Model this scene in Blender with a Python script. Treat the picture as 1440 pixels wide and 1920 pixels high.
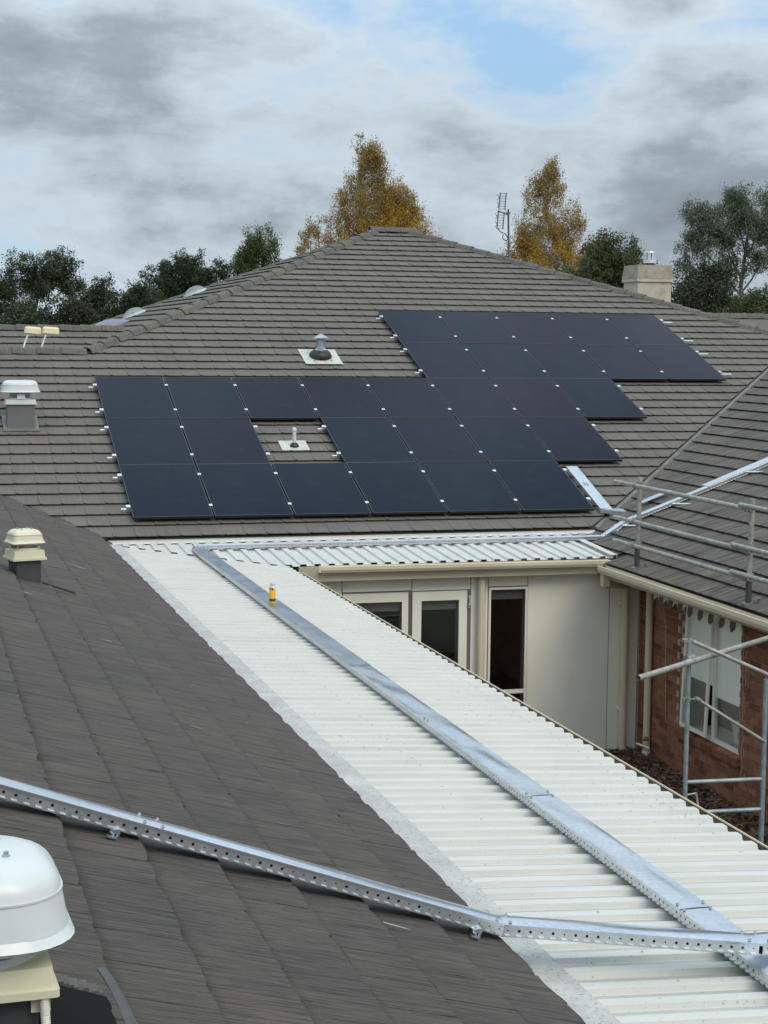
import bpy, bmesh, math, random
import numpy as np
from mathutils import Matrix, Vector
random.seed(7); rng = np.random.default_rng(7)
for o in list(bpy.data.objects): bpy.data.objects.remove(o)
scn = bpy.context.scene
COL = scn.collection
R = math.radians

# ------------------------------------------------------------------ camera
CAM_POS = Vector((-3.0246, -23.5592, 2.4630))
YAW, PITCH, ROLL = -0.275350, 0.099846, -0.009584
def cam_axes():
    cy, sy, cp, sp = math.cos(YAW), math.sin(YAW), math.cos(PITCH), math.sin(PITCH)
    f = Vector((-sy*cp, cy*cp, -sp)); r = Vector((cy, sy, 0)); d = f.cross(r)
    c, s = math.cos(ROLL), math.sin(ROLL)
    return r*c + d*s, d*c - r*s, f
CR, CD, CF = cam_axes()
cam_d = bpy.data.cameras.new('camera'); cam = bpy.data.objects.new('camera', cam_d); COL.objects.link(cam)
cam_d.sensor_fit = 'HORIZONTAL'; cam_d.sensor_width = 36; cam_d.lens = 36*3187.0/1440
cam_d.clip_start = 0.1; cam_d.clip_end = 3000
m = Matrix.Identity(4)
for i in range(3):
    m[i][0] = CR[i]; m[i][1] = -CD[i]; m[i][2] = -CF[i]; m[i][3] = CAM_POS[i]
cam.matrix_world = m
scn.camera = cam
def project(p):            # photo pixel (1440 x 1920) of a world point, used only to rank pieces by size in view
    q = Vector(p) - CAM_POS; z = q.dot(CF)
    return 720 + 3187*q.dot(CR)/z, 960 + 3187*q.dot(CD)/z, z

# ------------------------------------------------------------------ world and sun
SUN = Vector((0.30, -0.62, 0.72)).normalized()
w = bpy.data.worlds.new('World'); scn.world = w; w.use_nodes = True
nt = w.node_tree; nt.nodes.clear()
def N(tree, t, **kw):
    n = tree.nodes.new(t)
    for k, v in kw.items():
        if k == 'ins':
            for a, b in v.items(): n.inputs[a].default_value = b
        else: setattr(n, k, v)
    return n
def L(tree, a, b): tree.links.new(a, b)
out = N(nt, 'ShaderNodeOutputWorld'); bg = N(nt, 'ShaderNodeBackground', ins={'Strength': 0.1})
sky = N(nt, 'ShaderNodeTexSky', sky_type='NISHITA', sun_disc=False)
sky.sun_elevation = math.asin(SUN.z); sky.sun_rotation = math.atan2(SUN.x, SUN.y)
sky.altitude = 400; sky.air_density = 1.0; sky.dust_density = 1.5; sky.ozone_density = 1.0
tc = N(nt, 'ShaderNodeTexCoord'); sep = N(nt, 'ShaderNodeSeparateXYZ'); L(nt, tc.outputs['Generated'], sep.inputs[0])
def wm(op, a, b=None, c=None, clamp=False):
    n = N(nt, 'ShaderNodeMath', operation=op, use_clamp=clamp)
    for i, v in enumerate((a, b, c)):
        if v is None: continue
        if isinstance(v, (int, float)): n.inputs[i].default_value = v
        else: L(nt, v, n.inputs[i])
    return n.outputs[0]
def wramp(fac, stops):
    r = N(nt, 'ShaderNodeValToRGB'); L(nt, fac, r.inputs[0])
    el = r.color_ramp.elements
    while len(el) < len(stops): el.new(0.5)
    for e, (p, c) in zip(el, stops): e.position = p; e.color = (*c, 1) if len(c) == 3 else (c[0], c[0], c[0], 1)
    return r.outputs[0]
OFF1, OFF2 = (35.72, 31.87, -0.05), (29.38, 36.26, 2.0)
def dnoise(scale, detail, rough, off, dist=0.0):     # clouds are placed by direction, flattened towards the horizon
    mp = N(nt, 'ShaderNodeMapping'); mp.inputs['Location'].default_value = off; mp.inputs['Scale'].default_value = (1, 1, 2.2)
    L(nt, tc.outputs['Generated'], mp.inputs[0])
    n = N(nt, 'ShaderNodeTexNoise', ins={'Scale': scale, 'Detail': detail, 'Roughness': rough, 'Distortion': dist})
    L(nt, mp.outputs[0], n.inputs['Vector']); return n.outputs['Fac']
n1 = dnoise(4.2, 6, 0.5, OFF1, 0.0)                 # large cloud banks
n2 = dnoise(12.0, 12, 0.64, OFF2, 0.0)                # ragged smaller structure
mixn = wm('ADD', wm('MULTIPLY', n1, 0.68), wm('MULTIPLY', n2, 0.32))
cov = wramp(mixn, [(0.39, (0.0,)), (0.475, (1.0,))])
cloud = wramp(mixn, [(0.40, (4.7, 5.4, 6.0)), (0.475, (4.5, 5.2, 5.8)), (0.53, (3.75, 4.35, 4.85)), (0.58, (2.65, 3.1, 3.55)), (0.65, (2.0, 2.35, 2.75))])
blue = N(nt, 'ShaderNodeMix', data_type='RGBA', blend_type='MIX'); blue.inputs[0].default_value = 0.6
L(nt, sky.outputs[0], blue.inputs[6]); blue.inputs[7].default_value = (2.6, 4.4, 6.4, 1)
mixc = N(nt, 'ShaderNodeMix', data_type='RGBA'); L(nt, cov, mixc.inputs[0]); L(nt, blue.outputs[2], mixc.inputs[6]); L(nt, cloud, mixc.inputs[7])
lum = wm('ADD', 1.0, wm('MULTIPLY', wm('MAXIMUM', wm('SUBTRACT', sep.outputs[2], 0.12), 0.0), 1.6))
dome = N(nt, 'ShaderNodeVectorMath', operation='SCALE'); L(nt, mixc.outputs[2], dome.inputs[0]); L(nt, lum, dome.inputs['Scale'])
L(nt, dome.outputs[0], bg.inputs[0]); L(nt, bg.outputs[0], out.inputs[0])
sd = bpy.data.lights.new('sun', 'SUN'); sd.energy = 1.1; sd.angle = R(30); sd.color = (1.0, 0.91, 0.77)
so = bpy.data.objects.new('sun', sd); COL.objects.link(so)
so.rotation_euler = (-SUN).to_track_quat('-Z', 'Y').to_euler(); so.location = (0, 0, 30)
scn.view_settings.view_transform = 'Standard'; scn.view_settings.look = 'None'
scn.view_settings.gamma = 1; scn.view_settings.exposure = 0.40; scn.view_settings.use_curve_mapping = False
scn.render.resolution_x = 768; scn.render.resolution_y = 1024
scn.render.engine = 'CYCLES'

# ------------------------------------------------------------------ materials
MATS = {}
class MT:
    def __init__(s, name):
        s.m = bpy.data.materials.new(name); s.m.use_nodes = True; s.t = s.m.node_tree
        s.b = s.t.nodes['Principled BSDF']; s.o = s.t.nodes['Material Output']; MATS[name] = s.m
    def n(s, t, **kw): return N(s.t, t, **kw)
    def l(s, a, b): s.t.links.new(a, b)
    def coord(s, obj=None, kind='Object'):
        n = s.n('ShaderNodeTexCoord')
        if obj: n.object = obj
        return n.outputs[kind]
    def pos(s): return s.n('ShaderNodeNewGeometry').outputs['Position']
    def noise(s, vec, scale, detail=4, rough=0.55, sc=(1, 1, 1), dist=0):
        mp = s.n('ShaderNodeMapping'); mp.inputs['Scale'].default_value = sc; s.l(vec, mp.inputs[0])
        n = s.n('ShaderNodeTexNoise', ins={'Scale': scale, 'Detail': detail, 'Roughness': rough, 'Distortion': dist})
        s.l(mp.outputs[0], n.inputs['Vector']); return n.outputs['Fac']
    def ramp(s, fac, stops):
        r = s.n('ShaderNodeValToRGB'); s.l(fac, r.inputs[0]); el = r.color_ramp.elements
        while len(el) < len(stops): el.new(0.5)
        for e, (p, c) in zip(el, stops): e.position = p; e.color = (*c, 1)
        return r.outputs[0]
    def mix(s, fac, a, b, mode='MIX'):
        n = s.n('ShaderNodeMix', data_type='RGBA', blend_type=mode)
        for i, v in ((0, fac), (6, a), (7, b)):
            if isinstance(v, (int, float)): n.inputs[i].default_value = v
            elif isinstance(v, tuple): n.inputs[i].default_value = (*v, 1)
            else: s.l(v, n.inputs[i])
        return n.outputs[2]
    def math(s, op, a, b=0.0, clamp=False):
        n = s.n('ShaderNodeMath', operation=op, use_clamp=clamp)
        for i, v in enumerate((a, b)):
            if isinstance(v, (int, float)): n.inputs[i].default_value = v
            else: s.l(v, n.inputs[i])
        return n.outputs[0]
    def piece_random(s):
        a = s.n('ShaderNodeNewGeometry').outputs['Random Per Island']; b = s.n('ShaderNodeObjectInfo').outputs['Random']
        return s.math('FRACT', s.math('ADD', a, b))
    def bump(s, h, strength=0.3, dist=0.01):
        n = s.n('ShaderNodeBump', ins={'Strength': strength, 'Distance': dist}); s.l(h, n.inputs['Height']); s.l(n.outputs[0], s.b.inputs['Normal'])
    def col(s, c):
        if isinstance(c, tuple): s.b.inputs['Base Color'].default_value = (*c, 1)
        else: s.l(c, s.b.inputs['Base Color'])
    def set(s, rough=0.6, metal=0.0, spec=0.5, **kw):
        s.b.inputs['Roughness'].default_value = rough; s.b.inputs['Metallic'].default_value = metal
        s.b.inputs['Specular IOR Level'].default_value = spec
        for k, v in kw.items(): s.b.inputs[k.replace('_', ' ')].default_value = v
        return s.m

def mottled(name, c, rough=0.6, var=0.15, scale=6.0, metal=0.0, bump=0.0, bscale=40, spec=0.5, stain=None):
    k = MT(name); p = k.pos()
    f = k.noise(p, scale, 5)
    lo = tuple(x*(1-var) for x in c); hi = tuple(min(1, x*(1+var)) for x in c)
    col = k.ramp(f, [(0.3, lo), (0.7, hi)])
    if stain:
        g = k.noise(p, stain[0], 6, 0.65)
        msk = k.ramp(g, [(stain[1], (0, 0, 0)), (stain[1]+0.10, (1, 1, 1))])
        col = k.mix(k.math('MULTIPLY', msk, stain[3]), col, stain[2])
    k.col(col)
    if bump: k.bump(k.noise(p, bscale, 5), bump, 0.01)
    return k.set(rough, metal, spec)

TILE_GAUGE = 0.348
def tile_mat(name, c, var, obj, groove=0.35, lichen=0.25, warm=(1.06, 1.0, 0.92), gmix=0.45, gs=1.0, edge=0.0):
    k = MT(name); p = k.coord(obj)
    r = k.piece_random()
    lo = tuple(x*(1-var) for x in c); hi = tuple(x*(1+var)*wv for x, wv in zip(c, warm))
    base = k.ramp(r, [(0.0, lo), (0.5, c), (1.0, hi)])
    g1 = k.noise(p, 1.0, 4, 0.6, (95*gs, 2.2*gs, 10), 0.25); g2 = k.noise(p, 1.0, 3, 0.6, (230*gs, 4.0*gs, 10), 0.2)
    grain = k.math('ADD', k.math('MULTIPLY', g1, 0.55), k.math('MULTIPLY', g2, 0.45))
    base = k.mix(gmix, base, k.ramp(grain, [(0.42, (0.14, 0.14, 0.15)), (0.49, (0.92, 0.92, 0.92)), (0.64, (1.3, 1.28, 1.25))]), 'MULTIPLY')
    blot = k.noise(p, 1.1, 5, 0.6)
    base = k.mix(0.8, base, k.ramp(blot, [(0.3, (0.82, 0.83, 0.84)), (0.7, (1.16, 1.14, 1.1))]), 'MULTIPLY')
    li = k.noise(p, 9.0, 6, 0.7)
    lm = k.ramp(li, [(0.60, (0, 0, 0)), (0.72, (1, 1, 1))])
    base = k.mix(k.math('MULTIPLY', lm, lichen), base, tuple(min(1, x*1.9) for x in c))
    if edge:                                    # overlap shade painted on each course just below the next tile's nose
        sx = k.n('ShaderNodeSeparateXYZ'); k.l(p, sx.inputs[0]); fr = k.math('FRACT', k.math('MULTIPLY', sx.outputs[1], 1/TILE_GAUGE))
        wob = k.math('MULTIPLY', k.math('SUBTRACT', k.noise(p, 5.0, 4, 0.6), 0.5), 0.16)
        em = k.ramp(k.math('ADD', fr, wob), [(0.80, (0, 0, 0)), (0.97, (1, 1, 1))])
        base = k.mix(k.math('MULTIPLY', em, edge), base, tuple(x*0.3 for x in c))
    k.col(base)
    spk = k.noise(p, 160, 3, 0.6)
    h = k.math('ADD', k.math('MULTIPLY', grain, 1.0), k.math('MULTIPLY', spk, 0.25))
    k.bump(h, groove, 0.02)
    return k.set(0.82, 0, 0.35)

mottled('white_steel', (0.585, 0.575, 0.525), 0.38, 0.05, 3.0, stain=(3.2, 0.60, (0.42, 0.43, 0.39), 0.35))
def dirty_shaded_steel():
    k = MT('corridor_steel'); p = k.pos()
    c = k.ramp(k.noise(p, 2.0, 5), [(0.3, (0.575, 0.565, 0.515)), (0.7, (0.625, 0.61, 0.56))])
    st = k.noise(p, 1.0, 5, 0.6, (1.2, 14, 1))
    c = k.mix(k.math('MULTIPLY', k.ramp(st, [(0.52, (0, 0, 0)), (0.75, (1, 1, 1))]), 0.5), c, (0.42, 0.43, 0.385))
    op = k.n('ShaderNodeSeparateXYZ'); k.l(k.coord(), op.inputs[0])          # sky-occlusion shade painted into the pans between the ribs
    fr = k.math('FRACT', k.math('MULTIPLY', op.outputs[1], -1/0.1905))
    pan = k.math('MULTIPLY', k.math('LESS_THAN', fr, 0.49), k.ramp(k.noise(p, 3.0, 5, 0.6, (1, 3, 1)), [(0.25, (0.55, 0.55, 0.55)), (0.65, (0.95, 0.95, 0.95))]))
    c = k.mix(pan, c, (0.37, 0.37, 0.335))
    sp = k.noise(p, 55, 3, 0.7); zone = k.noise(p, 0.55, 3, 0.5)
    msk = k.math('MULTIPLY', k.ramp(sp, [(0.63, (0, 0, 0)), (0.67, (1, 1, 1))]), k.ramp(zone, [(0.42, (0.05, 0.05, 0.05)), (0.62, (1, 1, 1))]))
    c = k.mix(k.math('MULTIPLY', msk, 0.7), c, (0.17, 0.18, 0.14))
    k.col(c); return k.set(0.42, 0, 0.45)
dirty_shaded_steel()
def flashing():
    k = MT('weathered_flashing'); p = k.pos()
    c = k.ramp(k.noise(p, 5.0, 6, 0.65), [(0.25, (0.36, 0.36, 0.335)), (0.75, (0.56, 0.555, 0.52))])
    sp = k.noise(p, 60, 3, 0.7)
    c = k.mix(k.math('MULTIPLY', k.ramp(sp, [(0.58, (0, 0, 0)), (0.64, (1, 1, 1))]), 0.75), c, (0.17, 0.175, 0.14))
    k.col(c); k.bump(k.noise(p, 30, 5), 0.6, 0.012); return k.set(0.85, 0.0, 0.25)
flashing()
def galv(name, c, rough, seed):
    k = MT(name); p = k.pos()
    v = k.n('ShaderNodeTexVoronoi', ins={'Scale': 45.0}); k.l(p, v.inputs['Vector'])
    sep = k.n('ShaderNodeSeparateColor'); k.l(v.outputs['Color'], sep.inputs[0])
    lo = tuple(x*0.93 for x in c); hi = tuple(min(1, x*1.05) for x in c)
    col = k.ramp(sep.outputs[0], [(0.0, lo), (1.0, hi)])
    sm = k.noise(p, 2.3+seed, 4, 0.6)
    k.col(k.mix(0.5, col, k.ramp(sm, [(0.3, (0.85, 0.86, 0.88)), (0.7, (1.05, 1.05, 1.05))]), 'MULTIPLY'))
    rr = k.n('ShaderNodeMapRange', ins={'To Min': rough*0.7, 'To Max': rough*1.5}); k.l(sm, rr.inputs[0]); 
    m = k.set(rough, 0.92, 0.5); k.l(rr.outputs[0], k.b.inputs['Roughness'])
    k.bump(k.noise(p, 5, 3), 0.12, 0.02); return m
galv('galvanised', (0.74, 0.76, 0.77), 0.30, 0)
galv('galvanised_cover', (0.70, 0.735, 0.775), 0.20, 1)
galv('galvanised_dull', (0.46, 0.49, 0.52), 0.30, 2)
galv('aluminium', (0.88, 0.89, 0.90), 0.34, 3)
mottled('scaffold_steel', (0.36, 0.345, 0.31), 0.55, 0.28, 14, 0.35, 0.2, 60, stain=(25, 0.60, (0.16, 0.14, 0.11), 0.6))
mottled('scaffold_blue_steel', (0.30, 0.345, 0.36), 0.5, 0.25, 12, 0.4, 0.2, 60, stain=(22, 0.62, (0.14, 0.14, 0.13), 0.6))
mottled('coupler_steel', (0.27, 0.255, 0.225), 0.55, 0.3, 30, 0.45)
mottled('cream_paint', (0.66, 0.57, 0.41), 0.45, 0.06, 2.0, stain=(2.5, 0.62, (0.40, 0.36, 0.28), 0.4))
mottled('cream_wall', (0.86, 0.81, 0.67), 0.55, 0.05, 1.2, bump=0.05, bscale=90, stain=(1.3, 0.60, (0.72, 0.67, 0.54), 0.4))
mottled('cream_trim', (0.84, 0.80, 0.69), 0.45, 0.05, 2.5)
mottled('fascia_paint', (0.44, 0.40, 0.30), 0.5, 0.08, 2.0)
mottled('soffit_paint', (0.50, 0.48, 0.42), 0.6, 0.06, 2.0)
mottled('joint_dark', (0.16, 0.155, 0.13), 0.8, 0.1, 3.0)
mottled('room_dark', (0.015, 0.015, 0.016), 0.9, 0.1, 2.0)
mottled('room_light', (0.45, 0.46, 0.44), 0.8, 0.05, 2.0)
mottled('blind_dark', (0.10, 0.10, 0.105), 0.8, 0.05, 2.0)
mottled('blind_pale', (0.88, 0.90, 0.85), 0.8, 0.03, 2.0)
mottled('white_plastic', (0.62, 0.64, 0.62), 0.3, 0.04, 6, stain=(5, 0.60, (0.55, 0.56, 0.52), 0.4))
mottled('cream_plastic', (0.66, 0.62, 0.44), 0.4, 0.05, 6, stain=(6, 0.60, (0.50, 0.47, 0.34), 0.4))
mottled('amber_plastic', (0.78, 0.66, 0.42), 0.35, 0.08, 12)
mottled('grey_plastic', (0.50, 0.52, 0.50), 0.5, 0.08, 8)
mottled('dark_sheet', (0.055, 0.056, 0.056), 0.5, 0.15, 5)
mottled('grey_sheet', (0.15, 0.15, 0.14), 0.45, 0.12, 4)
mottled('lead_dark', (0.085, 0.085, 0.083), 0.7, 0.2, 12)
mottled('void_dark', (0.012, 0.012, 0.012), 0.95, 0.1, 4, spec=0.1)
mottled('antenna_metal', (0.10, 0.105, 0.115), 0.5, 0.1, 8, 0.3)
mottled('rubber', (0.022, 0.022, 0.022), 0.5, 0.2, 20)
mottled('black_metal', (0.018, 0.018, 0.02), 0.45, 0.2, 8)
mottled('lead_flash', (0.52, 0.52, 0.44), 0.55, 0.12, 9, bump=0.2, bscale=20, stain=(8, 0.58, (0.36, 0.36, 0.27), 0.6))
mottled('valley_metal', (0.20, 0.195, 0.175), 0.6, 0.2, 6, 0.2)
mottled('mortar_cap', (0.105, 0.10, 0.09), 0.9, 0.2, 20, bump=0.4, bscale=90)
mottled('deck', (0.035, 0.034, 0.032), 0.9, 0.1, 4)
mottled('mortar', (0.42, 0.34, 0.27), 0.9, 0.12, 20, bump=0.3, bscale=120)
mottled('chimney_render', (0.52, 0.47, 0.37), 0.8, 0.10, 4, bump=0.2, bscale=60, stain=(3.0, 0.55, (0.34, 0.29, 0.22), 0.6))
mottled('chimney_cap', (0.36, 0.31, 0.25), 0.85, 0.16, 6, bump=0.25, bscale=60, stain=(4.0, 0.52, (0.25, 0.20, 0.16), 0.6))
mottled('soil', (0.075, 0.058, 0.044), 0.95, 0.4, 8, bump=0.8, bscale=30)
mottled('ground', (0.10, 0.10, 0.065), 0.95, 0.3, 0.5, bump=0.4, bscale=3)
mottled('valance_brown', (0.17, 0.135, 0.095), 0.85, 0.15, 20)
mottled('valance_cream', (0.78, 0.73, 0.62), 0.85, 0.08, 20)
mottled('scuff', (0.46, 0.44, 0.40), 0.9, 0.15, 60)
mottled('rope', (0.45, 0.30, 0.18), 0.9, 0.2, 60)
mottled('can_white', (0.75, 0.75, 0.72), 0.3, 0.04, 30)
mottled('can_cap', (0.55, 0.57, 0.60), 0.3, 0.05, 30)
def can_label():
    k = MT('can_label'); p = k.coord()
    k.col(k.ramp(k.noise(p, 26, 2, 0.5, (1, 1, 0.6)), [(0.50, (0.86, 0.42, 0.015)), (0.58, (0.90, 0.55, 0.04)), (0.66, (0.10, 0.06, 0.03))])); return k.set(0.3)
can_label()
def brick_mat():
    k = MT('brick'); p = k.pos(); r = k.piece_random()
    c = k.ramp(r, [(0.0, (0.13, 0.060, 0.038)), (0.12, (0.22, 0.092, 0.052)), (0.5, (0.28, 0.117, 0.064)), (0.85, (0.32, 0.142, 0.080)), (1.0, (0.30, 0.155, 0.095))])
    c = k.mix(0.7, c, k.ramp(k.noise(p, 24, 5, 0.65), [(0.3, (0.72, 0.7, 0.7)), (0.7, (1.2, 1.2, 1.2))]), 'MULTIPLY')
    k.col(c); k.bump(k.noise(p, 110, 4, 0.6), 0.4, 0.008); return k.set(0.85, 0, 0.3)
brick_mat()
def panel_glass():
    k = MT('panel_glass'); p = k.coord()
    r = k.n('ShaderNodeObjectInfo').outputs['Random']
    c = k.ramp(r, [(0.0, (0.0035, 0.0085, 0.0200)), (0.5, (0.0045, 0.0095, 0.0220)), (1.0, (0.0085, 0.0085, 0.0210))])
    d = k.noise(p, 3.0, 5, 0.6)
    c = k.mix(k.math('MULTIPLY', k.ramp(d, [(0.5, (0, 0, 0)), (0.8, (1, 1, 1))]), 0.05), c, (0.16, 0.15, 0.13))
    k.col(c); k.set(0.30, 0, 0.5)
    rr = k.n('ShaderNodeMapRange', ins={'To Min': 0.08, 'To Max': 0.14}); k.l(d, rr.inputs[0]); k.l(rr.outputs[0], k.b.inputs['Roughness'])
    k.b.inputs['IOR'].default_value = 1.30; k.b.inputs['Specular IOR Level'].default_value = 0.10
panel_glass()
def pane():
    k = MT('window_pane')
    t = k.n('ShaderNodeBsdfTransparent'); t.inputs[0].default_value = (0.97, 0.98, 0.97, 1)
    g = k.n('ShaderNodeBsdfGlossy', ins={'Roughness': 0.02}); g.inputs[0].default_value = (1, 1, 1, 1)
    lw_ = k.n('ShaderNodeLayerWeight', ins={'Blend': 0.5}); mx = k.n('ShaderNodeMixShader')   # same from both sides of the sheet
    fac = k.math('ADD', k.math('MULTIPLY', k.math('POWER', lw_.outputs['Facing'], 4.0), 0.85), 0.05, True); k.l(fac, mx.inputs[0]); k.l(t.outputs[0], mx.inputs[1]); k.l(g.outputs[0], mx.inputs[2]); k.l(mx.outputs[0], k.o.inputs['Surface'])
pane()
def dome_clear():
    k = MT('clear_dome')
    t = k.n('ShaderNodeBsdfTransparent'); t.inputs[0].default_value = (0.86, 0.88, 0.89, 1)
    k.col((0.75, 0.77, 0.78)); k.set(0.15)
    mx = k.n('ShaderNodeMixShader'); mx.inputs[0].default_value = 0.26
    k.l(t.outputs[0], mx.inputs[1]); k.l(k.b.outputs[0], mx.inputs[2]); k.l(mx.outputs[0], k.o.inputs['Surface'])
dome_clear()
mottled('purple_sheet', (0.16, 0.15, 0.21), 0.35, 0.12, 4)
def leaf_mat(name, stops, trans=0.25):
    k = MT(name); r = k.n('ShaderNodeNewGeometry').outputs['Random Per Island']
    nz = k.noise(k.pos(), 1.6, 3, 0.6); fac = k.math('ADD', k.math('MULTIPLY', r, 0.42), k.math('MULTIPLY', k.math('SUBTRACT', nz, 0.27), 1.15), True)
    c = k.ramp(fac, stops); k.col(c); k.set(0.6, 0, 0.3)
    t = k.n('ShaderNodeBsdfTranslucent'); k.l(c, t.inputs[0]); mx = k.n('ShaderNodeMixShader'); mx.inputs[0].default_value = trans
    k.l(k.b.outputs[0], mx.inputs[1]); k.l(t.outputs[0], mx.inputs[2]); k.l(mx.outputs[0], k.o.inputs['Surface'])
leaf_mat('birch_gold', [(0, (0.17, 0.13, 0.02)), (0.22, (0.30, 0.19, 0.02)), (0.5, (0.52, 0.31, 0.025)), (0.75, (0.60, 0.37, 0.035)), (1, (0.44, 0.23, 0.025))], 0.35)
leaf_mat('birch_brown', [(0, (0.15, 0.12, 0.04)), (0.4, (0.30, 0.20, 0.06)), (0.75, (0.42, 0.28, 0.08)), (1, (0.34, 0.22, 0.10))], 0.3)
leaf_mat('gum_leaf', [(0, (0.064, 0.090, 0.054)), (0.5, (0.134, 0.166, 0.101)), (0.85, (0.208, 0.244, 0.158)), (1, (0.288, 0.288, 0.180))])
leaf_mat('round_gum_leaf', [(0, (0.052, 0.069, 0.031)), (0.5, (0.103, 0.121, 0.052)), (0.85, (0.164, 0.172, 0.078)), (1, (0.259, 0.199, 0.103))])
leaf_mat('dark_leaf', [(0, (0.026, 0.036, 0.019)), (0.5, (0.055, 0.073, 0.034)), (0.9, (0.097, 0.116, 0.052)), (1, (0.145, 0.130, 0.073))], 0.2)
leaf_mat('pine_needle', [(0, (0.020, 0.034, 0.014)), (0.5, (0.045, 0.073, 0.031)), (1, (0.084, 0.112, 0.050))], 0.2)
leaf_mat('willow_leaf', [(0, (0.043, 0.072, 0.023)), (0.5, (0.090, 0.128, 0.041)), (0.9, (0.145, 0.181, 0.061)), (1, (0.290, 0.217, 0.058))], 0.3)
leaf_mat('olive_leaf', [(0, (0.036, 0.052, 0.020)), (0.5, (0.077, 0.100, 0.036)), (1, (0.137, 0.153, 0.061))], 0.2)
leaf_mat('dead_leaf', [(0, (0.075, 0.042, 0.027)), (0.5, (0.180, 0.105, 0.068)), (0.9, (0.300, 0.188, 0.128)), (1, (0.420, 0.285, 0.210))], 0.1)
mottled('bark_grey', (0.16, 0.135, 0.115), 0.9, 0.25, 6)
mottled('bark_birch', (0.30, 0.26, 0.23), 0.85, 0.3, 5)
mottled('bark_dark', (0.05, 0.042, 0.035), 0.9, 0.25, 6)

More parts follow.
